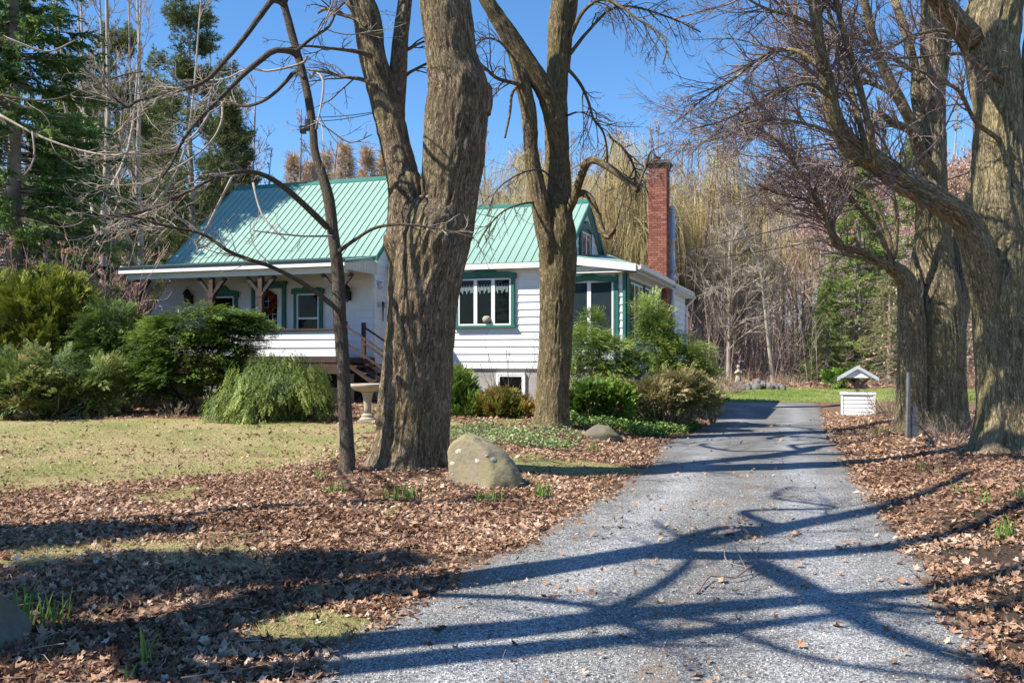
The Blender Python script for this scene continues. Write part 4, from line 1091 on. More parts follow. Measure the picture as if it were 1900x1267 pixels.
T2 = [trace(*a) for a in [
    ([(1050, 400), (1062, 377), (1074, 340), (1088, 305), (1104, 298), (1133, 313), (1161, 334), (1184, 354)], D3, D3-1.4, 16, 11),
    ([(1183, 352), (1190, 330), (1197, 313), (1207, 281), (1214, 286), (1222, 298)], D3-1.4, D3-1.5, 5, 3),
    ([(1058, 380), (1074, 359), (1094, 366), (1108, 398), (1118, 430), (1128, 441), (1141, 425)], D3-.1, D3-1.0, 14, 8),
    ([(1130, 438), (1142, 421), (1150, 390), (1163, 341)], D3-1.0, D3-1.2, 4, 2),
    ([(1100, 370), (1108, 405), (1112, 430), (1120, 436)], D3-.5, D3-.6, 9, 5),
    ([(1050, 125), (1066, 142), (1080, 162), (1092, 190), (1101, 220), (1119, 245), (1126, 277), (1127, 310)], D3+.2, D3+1.4, 7, 3),
    ([(1127, 250), (1160, 280), (1180, 320), (1172, 333), (1160, 325)], D3+1.2, D3+.6, 5, 3),
    ([(1050, 90), (1062, 60), (1083, 21), (1112, 0), (1133, 3), (1160, 18), (1183, 36), (1225, 64), (1236, 89), (1230, 120)], D3+.3, D3-.8, 8, 2.5),
    ([(1052, 108), (1072, 82), (1090, 60), (1133, 18), (1179, 14), (1247, 35), (1300, 60)], D3+.2, D3+1.2, 7, 2.5),
    ([(975, 165), (959, 156), (923, 146), (902, 128), (882, 110), (870, 95)], D3-.3, D3-1.6, 9, 3),
    ([(948, 105), (943, 96), (927, 78), (902, 71), (884, 85), (880, 95)], D3-.3, D3-1, 6, 2.5),
    ([(962, 158), (950, 175), (946, 210), (937, 256)], D3-.4, D3-.8, 6, 4),
    ([(1024, 330), (1000, 315), (960, 325), (920, 355), (905, 400)], D3, D3-2, 4, 2),
    ([(1010, 375), (970, 378), (930, 395), (900, 430), (885, 460)], D3, D3-2.4, 5, 2),
    ([(1052, 215), (1075, 208), (1100, 218), (1130, 232)], D3+.1, D3-.8, 4, 2)]]
A1 = extend(limbA, (-3.6, 16, 13.5), seed=41, r1=.06); B1 = extend(stB, (1.4, 18.5, 16), seed=42, r1=.07); C1 = extend(stC, (3.2, 19.5, 14), seed=43, r1=.05)
up3 = [extend((q[0][-4:-3], q[1][-4:-3]*.5), e, seed=50+i, r1=.025) for i, (q, e) in enumerate([(A1, (-3, 14, 12)), (A1, (-4.5, 18, 12.5)), (B1, (.2, 15, 13.5)), (B1, (3.4, 16.6, 13)), (C1, (4.5, 21, 12)), (C1, (4.6, 18, 11.5))])]
big_tree('maple_tree', b3, 'tall mossy maple forking before the clapboard wing with a bent sawn limb', 'tree',
    [(tr2, dict(m=210, rows=.03, flare=.5, flare_h=.22, relief=.017)), (stA, dict(m=90, rows=.04)), (B1, dict(m=110, rows=.045)), (A1, dict(m=100, rows=.045)), (C1, dict(m=60, rows=.07))],
    T2 + up3, 'bark_mossy', 'twig_dark',
    [(up3, dict(n1=90, n2_=5, n3=3, L1=2.4)), (T2[5:9] + T2[9:11], dict(n1=80, n2_=5, n3=2, L1=1.2, tr=(0, 0, -.08), wig=.2, rmin=.004)), ([T2[1], T2[3], T2[6], T2[12], T2[13], T2[14]], dict(n1=45, n2_=4, n3=1, L1=.8, tr=(0, 0, -.05), rmin=.004))], 61, dict(rf=.065, relief=.014))

# ---- right hand giants
D5 = 14.0
b5 = PX(1862, 842, D5); b5[2] = float(H(b5[0], b5[1])) - .1
tr5 = trace([(1868, 856, 108), (1868, 800, 106), (1866, 700, 102), (1862, 600, 108), (1858, 500, 106), (1856, 400, 98), (1852, 300, 82), (1850, 200, 80), (1842, 120, 92), (1838, 60, 100), (1850, 0, 90), (1870, -80, 70)], D5, D5+.2)
st5b = trace([(1880, 560, 70), (1898, 440, 66), (1912, 330, 62), (1925, 200, 60), (1935, 60, 56), (1950, -60, 50)], D5-.1, D5+.8)
lb5 = trace([(1850, 690, 20), (1838, 610, 42), (1828, 540, 54), (1818, 490, 58), (1808, 448, 56), (1790, 410, 48), (1763, 388, 44), (1722, 362, 44), (1681, 341, 44), (1640, 312, 42), (1607, 291, 42), (1575, 268, 38), (1557, 240, 32), (1545, 205, 28), (1534, 150, 24), (1520, 90, 22), (1513, 20, 20), (1505, -60, 18)], D5+.15, D5-1.9)
lb5b = trace([(1800, 70, 44), (1765, 30, 40), (1730, -20, 36), (1690, -80, 30)], D5, D5-1)
T5 = [trace(*a) for a in [
    ([(1625, 305), (1621, 285), (1607, 213), (1585, 124), (1565, 60), (1550, 0), (1535, -60)], D5-1.3, D5-1.9, 14, 9),
    ([(1612, 298), (1606, 270), (1582, 178), (1560, 95), (1545, 50), (1530, -10)], D5-1.35, D5-1.0, 12, 8),
    ([(1575, 268), (1540, 245), (1500, 232), (1450, 222), (1400, 225), (1350, 240), (1300, 265)], D5-1.5, D5-3, 8, 2.5),
    ([(1540, 180), (1500, 155), (1450, 170), (1400, 195), (1340, 225), (1280, 240)], D5-1.6, D5-2.8, 9, 2.5),
    ([(1530, 130), (1480, 95), (1440, 95), (1400, 115), (1370, 140), (1310, 180), (1270, 215)], D5-1.7, D5-.8, 9, 2.5),
    ([(1515, 50), (1470, 30), (1430, 20), (1390, 0), (1350, -30)], D5-1.7, D5-3, 8, 3),
    ([(1680, 345), (1700, 300), (1740, 260), (1770, 200), (1790, 150)], D5-.6, D5-1, 5, 2.5),
    ([(1860, 150), (1800, 110), (1760, 60), (1700, 65), (1640, 95), (1590, 110)], D5-.15, D5-2.2, 10, 3),
    ([(1855, 260), (1810, 225), (1780, 170), (1740, 150), (1700, 130), (1650, 120)], D5-.15, D5-2.4, 9, 3),
    ([(1830, 120), (1780, 100), (1700, 107), (1640, 108), (1600, 105)], D5-.1, D5-1.8, 6, 4)]]
E5 = [extend(tr5, (9.5, 15.5, 14.5), seed=71, r1=.09), extend(lb5, (3.0, 11.4, 11.5), seed=72, r1=.04), extend(lb5b, (4.8, 12.4, 12.5), seed=73, r1=.06), extend(st5b, (11, 14, 13), seed=74, r1=.07)]
up5 = [extend((q[0][-4:-3], q[1][-4:-3]*.5), e, seed=80+i, r1=.025) for i, (q, e) in enumerate([(E5[0], (7, 17.5, 13)), (E5[0], (11.5, 12.5, 12)), (E5[2], (3.4, 10, 10.5)), (E5[2], (5, 14.5, 12)), (E5[3], (12, 11, 11)), (E5[1], (2.2, 13, 9.5))])]
big_tree('maple_tree', b5, 'massive ridged maple at the right edge reaching a thick limb over the drive', 'tree',
    [(E5[0], dict(m=280, rows=.03, flare=.42, flare_h=.3, relief=.024, maxk=420)), (E5[3], dict(m=90, rows=.06)), (E5[1], dict(m=110, rows=.04)), (E5[2], dict(m=90, rows=.06))],
    T5 + up5, 'bark_right', 'twig_mauve',
    [(T5[2:6] + [E5[1]], dict(n1=300, n2_=7, n3=2, L1=1.15, tr=(-.03, 0, -.01), wig=.16, rmin=.0027)), (T5[:2] + T5[6:], dict(n1=110, n2_=6, n3=2, L1=.9, rmin=.0032)), (up5, dict(n1=70, n2_=5, n3=2, L1=2.2))], 91, dict(rf=.07, relief=.02))

D6 = 18.3
b6 = PX(1742, 800, D6); b6[2] = float(H(b6[0], b6[1])) - .1
tr6 = trace([(1744, 812, 98), (1744, 760, 92), (1742, 700, 92), (1740, 620, 94), (1736, 560, 90), (1730, 500, 74), (1730, 440, 62), (1729, 350, 52), (1729, 270, 50), (1729, 200, 46), (1729, 100, 40), (1727, 0, 36), (1724, -90, 32)], D6, D6+.2)
tr6b = trace([(1694, 806, 56), (1692, 740, 52), (1690, 650, 50), (1690, 580, 46), (1685, 530, 38), (1668, 505, 30), (1652, 495, 24)], D6-.1, D6-.5)
fk6 = trace([(1760, 600, 60), (1776, 540, 50), (1782, 480, 42), (1792, 420, 34), (1806, 360, 28), (1822, 280, 24)], D6+.1, D6+1.2)
T6 = [trace(*a) for a in [
    ([(1722, 310), (1703, 273), (1690, 243), (1656, 227), (1628, 210), (1617, 231)], D6, D6-1.6, 22, 7),
    ([(1718, 320), (1700, 250), (1671, 188), (1639, 124), (1621, 71), (1603, 0), (1590, -60)], D6, D6-.8, 22, 12),
    ([(1720, 260), (1700, 190), (1698, 130), (1680, 60), (1660, 0), (1650, -60)], D6, D6+.9, 20, 12),
    ([(1740, 200), (1752, 130), (1760, 60), (1762, 0), (1768, -60)], D6+.2, D6+1, 16, 11),
    ([(1655, 497), (1605, 470), (1575, 462), (1550, 452), (1544, 437), (1526, 389), (1495, 338), (1471, 299), (1443, 263), (1408, 239), (1380, 225)], D6-.6, D6-2.4, 14, 4),
    ([(1652, 492), (1640, 450), (1617, 413), (1586, 378), (1546, 330), (1503, 307), (1440, 259), (1370, 250), (1310, 262)], D6-.6, D6-1.4, 11, 3),
    ([(1658, 480), (1640, 420), (1600, 340), (1570, 300), (1540, 230), (1500, 150), (1480, 60), (1470, -30)], D6-.5, D6-.2, 12, 7),
    ([(1660, 470), (1664, 400), (1650, 330), (1640, 260), (1628, 180)], D6-.5, D6-.9, 10, 4),
    ([(1652, 500), (1600, 480), (1570, 470), (1590, 440)], D6-.6, D6-1.2, 9, 4),
    ([(1600, 360), (1540, 330), (1480, 330), (1420, 350), (1370, 380)], D6-.6, D6-1.6, 6, 2.5),
    ([(1560, 455), (1530, 400), (1500, 372), (1450, 362), (1400, 340)], D6-1.2, D6-2, 6, 2.5),
    ([(1700, 240), (1660, 180), (1600, 150), (1540, 140), (1480, 150), (1420, 180)], D6-.2, D6+1, 10, 3),
    ([(1690, 130), (1630, 90), (1580, 70), (1510, 80), (1450, 110)], D6+.3, D6-1, 9, 3),
    ([(1703, 500), (1712, 540), (1700, 570), (1706, 590)], D6-.9, D6-.95, 5, 3)]]
E6 = [extend(tr6, (8.4, 18.8, 15.5), seed=101, r1=.08), extend(T6[1], (5.4, 17, 13), seed=102, r1=.04), extend(T6[2], (7, 20.5, 14), seed=103, r1=.04), extend(T6[6], (4.4, 18.4, 12), seed=104, r1=.03)]
up6 = [extend((q[0][-4:-3], q[1][-4:-3]*.55), e, seed=110+i, r1=.02) for i, (q, e) in enumerate([(E6[0], (10.5, 20, 14)), (E6[0], (8, 16, 14)), (E6[1], (3.5, 16, 11)), (E6[2], (5.5, 22, 12)), (E6[3], (2.8, 18.5, 10)), (E6[3], (3.5, 20, 9))])]
big_tree('maple_tree', b6, 'broad lobed maple trunk standing behind the grey board, many upswept limbs', 'tree',
    [(E6[0], dict(m=250, rows=.035, flare=.34, flare_h=.3, relief=.024)), (tr6b, dict(m=120, rows=.04, flare=.25)), (fk6, dict(m=90, rows=.05))],
    [T6[0]] + [E6[1], E6[2], E6[3]] + T6[3:6] + T6[7:] + up6, 'bark_right', 'twig_mauve',
    [(T6[4:6] + T6[9:13], dict(n1=310, n2_=7, n3=3, L1=1.35, tr=(-.04, 0, .02), wig=.15, rmin=.0033)), (T6[:4] + T6[6:9], dict(n1=170, n2_=6, n3=2, L1=1.2, rmin=.004)), (up6 + E6[1:], dict(n1=110, n2_=5, n3=3, L1=2.0, rmin=.004))], 121, dict(rf=.075, relief=.02))
# long pale branches reaching in from a tree beyond the left edge
bl = np.array([-6.7, 7.4, float(H(-6.7, 7.4)) - .05])
LT = [(np.array([bl, bl + [.1, 0, 2.2], bl + [0, .1, 4.6], bl + [-.2, .2, 8]]), np.array([.10, .09, .08, .05]))]
LB = [trace(*a) for a in [
    ([(-60, 60), (-14, 172), (0, 176), (57, 186), (106, 184), (152, 167), (227, 140), (265, 133)], 11.2, 10.2, 7, 2.5),
    ([(-70, 60), (-16, 205), (0, 214), (76, 254), (152, 280), (212, 288), (260, 280)], 11.4, 10.6, 6, 2.5),
    ([(-60, -40), (-16, 60), (0, 65), (40, 82), (90, 96), (140, 75)], 11.8, 12.2, 6, 2.5),
    ([(60, 245), (64, 280), (60, 305), (45, 325)], 10.7, 10.6, 4, 3)]]
LB[0][0][0] = bl + [.0, 0.1, 6.6]; LB[1][0][0] = bl + [.0, 0.1, 6.0]; LB[2][0][0] = bl + [-.1, .15, 7.4]
big_tree('ash_tree', bl, 'tree beyond the left edge whose thin pale boughs hang over the spruce', 'tree', [(LT[0], dict(m=30, rows=.1))], LB, 'bark_smooth', 'twig_pale', [(LB, dict(n1=22, n2_=3, n3=0, L1=.7, rmin=.0028, r1=.005))], 131, dict(relief=.004))

# ---- trees outside the view on the left whose shadows cross the drive
def shadow_pt(gx_, gy_, h):
    k = h / math.tan(SUN_EL)
    return np.array([gx_ - SD[0]*k, gy_ - SD[1]*k, h])
def sl(pts, r0, r1):
    P = np.array([shadow_pt(*p) for p in pts]); return P, np.linspace(r0, r1, len(P))
SA = sl([(-1.4, 6.0, 5.2), (0, 6.8, 6.2), (1.26, 7.66, 7.4), (2.54, 8.6, 8.7), (5, 10.7, 11.2), (6, 11.6, 13)], .25, .08)
SB = sl([(-1.5, 5.0, 5.4), (0, 5.39, 6.5), (.7, 5.67, 7.3), (1.95, 6.04, 8.5), (2.9, 6.33, 9.5), (4.6, 7.1, 11.5)], .20, .07)
SC = sl([(-1.6, 4.6, 5.3), (0, 5.0, 6.6), (1.27, 5.39, 8.0), (2.5, 5.9, 9.5)], .15, .05)
SI = sl([(.9, 7.45, 7.0), (2.16, 7.4, 8.2), (3.48, 7.9, 9.6), (4.95, 8.86, 11.2), (6.2, 9.9, 12.6)], .17, .06)
SJ = sl([(-.9, 6.2, 5.6), (0, 6.1, 6.4), (.68, 5.8, 7.1), (1.3, 5.5, 7.8)], .07, .03)
SK = sl([(2.2, 6.05, 8.6), (2.9, 5.8, 9.2), (3.8, 5.75, 10.2)], .06, .03)
SE = sl([(1.9, 7.15, 7.9), (2.09, 6.0, 8.3), (2.2, 5.28, 8.6), (2.7, 4.4, 9.2), (3.2, 3.4, 9.8)], .12, .04)
SF = sl([(.3, 5.45, 6.8), (1.0, 6.3, 7.5), (1.5, 7.6, 8.2), (1.4, 9.0, 8.8)], .07, .025)
tb = np.array([-6.9, 3.1, -.1])
trA = (np.array([tb, tb + [.1, .2, 2.5], (SA[0][0] + SB[0][0])/2 + [0, 0, -.6]]), np.array([.42, .36, .30]))
SA = (np.vstack([trA[0][-1:], SA[0]]), np.append(.26, SA[1])); SB = (np.vstack([trA[0][-1:], SB[0]]), np.append(.22, SB[1])); SC = (np.vstack([trA[0][-1:], SC[0]]), np.append(.15, SC[1]))
ends = [(SA, 4, (-.8, 2.2, 2.0)), (SA, 3, (1.2, 1.6, 2.4)), (SB, 4, (1.4, -.6, 2.2)), (SB, 3, (-1.6, -1, 2)), (SC, 3, (.6, -2.4, 1.6)), (SA, 5, (1.6, .4, 2.2)), (SE, 3, (1.2, -.8, 1.4))]
SG = [extend((q[0][i:i+1], q[1][i:i+1]*.5), q[0][i] + np.array(dv), seed=140+k, r1=.02, wig=.15) for k, (q, i, dv) in enumerate(ends)]
big_tree('maple_tree', tb, 'maple just outside the view whose limbs shade the near driveway', 'tree', [(trA, dict(m=60, rows=.12, flare=.3))] , [SA, SB, SC, SE, SF, SI, SJ, SK] + SG, 'bark_maple', 'twig_dark',
    [([SA, SB, SC, SE, SF, SI, SJ, SK], dict(n1=60, n2_=5, n3=2, L1=1.7, t0=.3)), (SG, dict(n1=55, n2_=5, n3=2, L1=1.6))], 151, dict(relief=.01))
# second one further along: its shadow crosses the middle of the drive
SH = sl([(-.6, 8.6, 8.5), (1.2, 9.4, 9.4), (3.0, 9.6, 10.2), (5.2, 10.3, 11.5)], .06, .03)
# ================================================================ BACKGROUND WOOD
def bare_proto(seed, h, r0, spread, n1, n2_, n3, tip, up=.35, mat='twig_far', trunkmat='bark_far', lean=.04, t0=.3, fork=2):
    r = np.random.default_rng(seed)
    z = np.linspace(0, 1, 9)[:, None]
    P = np.concatenate([np.cumsum(r.normal(0, lean, (9, 2)), 0)*h*.12*z, z*h], 1); R = r0*(1 - .88*z[:, 0]**.9)
    L = [(P, R)]
    for i in range(fork):
        k = r.integers(2, 5); a = r.random()*6.28; e = P[k] + np.array([math.cos(a)*spread*.7, math.sin(a)*spread*.7, (h-P[k, 2])*.85])
        mid = (P[k]+e)/2 + np.array([math.cos(a)*spread*.15, math.sin(a)*spread*.15, -.1*h]); L.append((np.array([P[k], mid, e]), np.array([R[k]*.6, R[k]*.4, .03])))
    V, Fa = [], []; o = 0
    for p, q in L:
        a, b_ = resample(p, q, 12); v_, f_ = tubes(a[None], b_[None], 8); V.append(v_); Fa.append(f_+o); o += len(v_)
    tm = mesh_np('bare trunk', np.concatenate(V), np.concatenate(Fa), M[trunkmat], True)
    A, RA = stackres(L, 24); Ls = np.linalg.norm(A[:, 1:]-A[:, :-1], axis=2).sum(1)
    Q, D, L1, rr = spawn_w(A, RA, n1, r, t0, (.5, 1.05), Ls, spread)
    L1 = L1*np.clip(1.25 - (Q[:, 2]/h), .25, 1)
    B, RB = growset(Q, D, L1, np.clip(rr*.4, tip*1.6, .05), 6, .12, (0, 0, up*.3), r, .35)
    Q, D, L2_, rr = spawn(B, RB, n2_, r, .2, 1, (.4, .9), .5, .6)
    C_, RC = growset(Q, D, L2_, np.maximum(rr, tip), 4, .13, (0, 0, up*.25), r, .6)
    sets = [(B, RB, 4), (C_, RC, 3)]
    if n3:
        Q, D, L3_, rr = spawn(C_, RC, n3, r, .2, 1, (.4, .9), .55, .7)
        E, RE = growset(Q, D, L3_, np.maximum(rr*.8, tip*.8), 2, .12, (0, 0, up*.2), r, .6); sets.append((E, RE, 3))
    return tm, sets_mesh('bare crown', sets, M[mat])
def place(name, tm, cm, loc, rz, s, label, cat='tree', group=None, crown='crown', sz=None):
    t = empty(name, loc, rz, label, cat, group); t.scale = (s, s, s if sz is None else sz)
    obj('trunk', tm, t); tag(obj(crown, cm, t), kind='stuff'); return t
def ground_pt(px, D, dz=-.1):
    x = (px-950)/F*D; return np.array([x, D, float(H(x, D)) + dz])
rb = np.random.default_rng(77)
PB = [bare_proto(200+i, 13, .16, 3.0, 46, 7, 5, .012, mat=mt) for i, mt in enumerate(['twig_far', 'twig_mauve', 'twig_brown', 'twig_far'])]
PP = [bare_proto(210+i, 12, .13, 2.8, 60, 9, 6, .016, mat='twig_pink') for i in range(2)]
PT = [bare_proto(220+i, 14, .12, 1.6, 26, 5, 3, .012, mat='twig_far', trunkmat='bark_pale' if i == 0 else 'bark_far', fork=0, t0=.45) for i in range(3)]
WL = 'bare grey brown tree standing in the wood behind the lawn'
wood = []
for i in range(34):      # right hand wood
    wood.append((rb.uniform(1290, 1960), rb.uniform(48, 74)))
for i in range(20):      # behind the house and left
    wood.append((rb.uniform(880, 1300), rb.uniform(54, 76)))
for i in range(9):
    wood.append((rb.uniform(-80, 560), rb.uniform(46, 70)))
for i, (px, D) in enumerate(wood):
    pr = (PB + PT)[rb.integers(0, 7)]; s = rb.uniform(.85, 1.3)*(1.0 if px > 900 else 1.15)
    if px < 500: s *= 1.1
    g = 'bare trees of the wood behind the lawn' if px > 1290 else ('bare trees behind the house' if px > 880 else 'bare trees behind the left evergreens')
    lab = WL if px > 1290 else ('bare brown tree in the wood behind the brick chimney and wing' if px > 880 else 'bare grey tree in the dark wood left behind the porch')
    place('bare_tree', pr[0], pr[1], ground_pt(px, D), rb.random()*6.28, s, lab, group=g)
for i, (px, D, s) in enumerate([(1490, 56, 1.05), (1545, 60, 1.2), (1600, 66, 1.35), (1660, 58, 1.15), (1720, 62, 1.25), (1780, 54, 1.1), (1850, 60, 1.2), (1910, 52, 1.0), (1445, 64, 1.0), (1470, 70, 1.3), (1520, 72, 1.4), (1575, 54, 1.1), (1630, 70, 1.5), (1690, 70, 1.45), (1750, 70, 1.4), (1420, 72, 1.15), (1820, 68, 1.4)]):
    place('bare_tree', *PP[i % 2], ground_pt(px, D), rb.random()*6.28, s, 'tree with pink budding twigs behind the right hand maples', group='pink budding trees in the right hand wood')
# particular bare trees
pale = bare_proto(300, 9.0, .14, 4.2, 90, 11, 7, .013, up=.0, mat='twig_pale', trunkmat='bark_pale', t0=.18, fork=3)
place('bare_tree', *pale, ground_pt(1352, 46), .5, 1, 'wide pale barked tree with drooping silvery twigs behind the garden statue')
lean = bare_proto(301, 9.5, .12, 1.5, 14, 5, 3, .012, mat='twig_pale', trunkmat='bark_pale', lean=.15, fork=0)
t_ = place('bare_tree', *lean, ground_pt(1437, 44), 2.0, 1, 'thin leaning pale trunk left of the soft spruces'); t_.rotation_euler = (0, -.13, 0)
tallp = bare_proto(302, 19, .19, 3.6, 44, 8, 4, .011, up=.6, mat='twig_brown', trunkmat='bark_pale', fork=4, t0=.25)
place('bare_tree', *tallp, ground_pt(195, 33), 0, 1, 'tall forked bare tree rising right of the big dark spruce')
place('bare_tree', *tallp, ground_pt(262, 38), 2.1, .98, 'tall bare tree between the forked tree and the first pine')
place('bare_tree', *PB[1], ground_pt(500, 56), 1, 1.05, 'mauve twigged bare tree rising behind the left end of the ridge')
place('bare_tree', *PB[1], ground_pt(470, 60), 3, 1.0, 'second mauve bare tree, just left of the green roof ridge end')
place('bare_tree', *PB[1], ground_pt(1215, 62), 3, 1.25, 'bare tree whose top shows above the brick chimney')
place('bare_tree', *PB[2], ground_pt(900, 60), 2, 1.3, 'brown bare tree seen between the two maple trunks')
place('bare_tree', *PB[2], ground_pt(800, 64), 2, 1.3, 'brown bare tree seen through the fork of the twin maple')
# ---- larches (golden brown narrow cones)
def larch(seed):
    r = np.random.default_rng(seed); h = 14
    P = np.array([[0, 0, 0], [.05, 0, h*.5], [0, .05, h]]); R = np.array([.16, .1, .015])
    a, b_ = resample(P, R, 12); v_, f_ = tubes(a[None], b_[None], 7); tm = mesh_np('larch trunk', v_, f_, M['bark_far'], True)
    n = 250; z = h*(.25 + .75*r.random(n)**.8); an = r.random(n)*6.28; L = (h*1.03 - z)*.27*r.uniform(.7, 1.1, n)
    D = np.stack([np.cos(an), np.sin(an), np.full(n, .15)], -1)
    B, RB = growset(np.stack([0*z, 0*z, z], -1), D, L, np.full(n, .02), 4, .06, (0, 0, .05), r, .4)
    Q, D, L2_, rr = spawn(B, RB, 15, r, .1, 1, (.5, 1.1), .35, .6, absL=.7)
    C_, RC = growset(Q, D, L2_, np.full(len(Q), .015), 2, .1, (0, 0, -.05), r, .6)
    return tm, sets_mesh('larch crown', [(B, RB, 3), (C_, RC, 3)], M['larch'])
M['larch'] = twig_mat('golden larch twigs', (.42, .29, .16), (.62, .45, .27))
LA = [larch(230), larch(231)]
for i, (px, top) in enumerate([(545, 292), (575, 300), (604, 288), (640, 268), (682, 280), (716, 272), (752, 290)]):
    D = 60 + (i % 3)*3; p = ground_pt(px, D); s = (EYE + (HOR-top)/F*D - p[2])/14
    place('larch_tree', *LA[i % 2], p, i*1.7, s, ['leftmost', 'second from left', 'third from left', 'middle', 'third from right', 'second from right', 'rightmost'][i] + ' of the golden brown larches behind the main roof', group='larches behind the main roof')
# ---- willows
def willow(seed, h=12, w=5.5, n=3300):
    r = np.random.default_rng(seed); L = [(np.array([[0, 0, 0], [.1, 0, 2], [.2, .1, h*.45]]), np.array([.4, .34, .2]))]
    for i in range(16):
        a = r.random()*6.28; q = r.uniform(.3, .85); zt = h*r.uniform(.62, .98)
        L.append((np.array([[.05, 0, 1.6 + r.random()*2], [math.cos(a)*w*q*.45, math.sin(a)*w*q*.45, zt*.7], [math.cos(a)*w*q*.8, math.sin(a)*w*q*.8, zt], [math.cos(a)*w*q*1.15, math.sin(a)*w*q*1.15, zt*.93]]), np.array([.14, .09, .05, .02])))
    V, Fa = [], []; o = 0
    for p, q in L:
        a, b_ = resample(p, q, 10); v_, f_ = tubes(a[None], b_[None], 6); V.append(v_); Fa.append(f_+o); o += len(v_)
    tm = mesh_np('willow trunk', np.concatenate(V), np.concatenate(Fa), M['bark_far'], True)
    A, RA = stackres(L[1:], 12)
    Q, D, l, rr = spawn_w(A, RA, n//6, r, .45, (.3, 1.2), np.ones(len(A)), 1.8)
    B, RB = growset(Q, D, l, np.full(len(Q), .02), 4, .12, (0, 0, .02), r, .4)
    Q, D, l, rr = spawn(B, RB, 7, r, .2, 1, (.5, 1.4), .5, .5)
    K = 5; l = r.uniform(.8, 3.4, len(Q))
    P = np.zeros((len(Q), K+1, 3)); P[:, 0] = Q; d = unit(D*np.array([1, 1, .4])); g = np.array([0, 0, -1.])
    for k in range(K):
        d = unit(d*.55 + g*(.35 + .25*k) + r.normal(0, .05, d.shape)); P[:, k+1] = P[:, k] + d*(l/K)[:, None]
    P[..., 2] = np.maximum(P[..., 2], .5)
    Rr = np.full((len(Q), K+1), .0075); Rr[:, -1] = .005
    vs, fs = tubes(P, Rr, 3); vb, fb = tubes(B, RB, 3)
    var = np.concatenate([np.repeat(np.clip(r.normal(.5, .22, len(Q)), 0, 1), (K+1)*3), np.full(len(vb), .1)])
    return tm, mesh_np('willow crown', np.concatenate([vs, vb]), np.concatenate([fs, fb+len(vs)]), M['willow'], True, {'var': var})
M['willow'] = foliage_mat('willow strands', [(0, (.26, .19, .09)), (.5, (.60, .48, .22)), (1, (.78, .66, .36))], .1)
WI = [willow(240), willow(241, 12.5, 6)]
for i, (px, D, top, lab) in enumerate([(1080, 48, 242, 'largest weeping willow with yellow strands behind the forked maple'), (955, 54, 300, 'yellow willow showing left of the mossy forked maple'), (1165, 52, 310, 'yellow willow filling the gap left of the brick chimney'),
        (1292, 50, 292, 'weeping willow hanging yellow strands right of the brick chimney'), (1370, 56, 385, 'smaller yellow willow at the right end of the willow row'), (1240, 57, 320, 'pale willow behind the stovepipe')]):
    p = ground_pt(px, D); s = (EYE + (HOR-top)/F*D - p[2])/12.3
    place('willow_tree', *WI[i % 2], p, i*2.1, s, lab)

# ---- needle foliage
def soup(P, D, n, Ls, nl, w, spread, r, var0=None, droop=0):
    N_ = len(P); idx = np.repeat(np.arange(N_), n); m = len(idx)
    t = r.random(m); d = D[idx]
    pr = unit(np.cross(d, r.normal(size=(m, 3))))
    q = P[idx] + d*(t*Ls)[:, None]; q[:, 2] -= droop*(t*Ls)**2
    nd = unit(d*.7 + pr*spread)
    l = nl*r.uniform(.6, 1.3, m)*(1.15-.5*t)
    sd = unit(np.cross(nd, r.normal(size=(m, 3))))*w*.5
    V = np.stack([q - sd, q + sd, q + nd*l[:, None]], 1).reshape(-1, 3)
    v0 = (np.full(N_, .5) if var0 is None else var0)[idx] + r.normal(0, .10, m) + .12*t
    return V, np.arange(3*m).reshape(-1, 3), np.repeat(np.clip(v0, 0, 1), 3)
def conifer(seed, h, rad, whorls, per, mat, sprays, needle=(.30, .11, .028), start=.06, droop=.18, power=.85, trunk='bark_far', r0=.22, top_up=.3, gaps=.0, blen=6):
    r = np.random.default_rng(seed)
    P = np.array([[0, 0, 0], [0, .05, h*.5], [.03, 0, h]]); a, b_ = resample(P, np.array([r0, r0*.6, .02]), 12); v_, f_ = tubes(a[None], b_[None], 8)
    z = np.repeat(h*(start + (1-start)*np.linspace(0, .985, whorls)), per) + r.normal(0, h*.012, whorls*per); n = len(z)
    k = r.random(n) > gaps; z = z[k]; n = len(z)
    an = r.random(n)*6.28; f = (z/h); L = rad*np.clip(1 - f, .02, 1)**power*r.uniform(.72, 1.12, n) + .12
    D = np.stack([np.cos(an), np.sin(an), -.1 + top_up*f**2 + r.normal(0, .07, n)], -1)
    B, RB = growset(np.stack([0*z, 0*z, z], -1), D, L, np.clip(L*.012, .012, .05), blen, .05, (0, 0, -droop*.12), r, .3)
    B[..., 2] += (np.linspace(0, 1, blen+1)[None]**2)*L[:, None]*.12
    bv, bf = tubes(B, RB, 4)
    tm = mesh_np('conifer trunk', np.concatenate([v_, bv]), np.concatenate([f_, bf+len(v_)]), M[trunk], True)
    Q, D2_, L2_, rr = spawn(B, RB, sprays, r, .18, 1, (.35, 1.15), .3, .5, absL=None)
    D2_[:, 2] = D2_[:, 2]*.45 - droop*.5; D2_ = unit(D2_)
    L2_ = np.clip(L2_, .25, 1.2)
    cl = np.repeat(r.normal(.45, .16, n), sprays) + r.normal(0, .08, len(Q))
    V, Fa, A_ = soup(Q, D2_, needle[3] if len(needle) > 3 else 14, needle[0], needle[1], needle[2], .55, r, np.clip(cl, 0, 1), droop)
    return tm, mesh_np('conifer crown', V, Fa, M[mat], False, {'var': A_})
M['n_spruce'] = foliage_mat('spruce needles', [(0, (.03, .07, .02)), (.4, (.10, .18, .05)), (.7, (.23, .33, .08)), (1, (.36, .44, .14))], .3, .55)
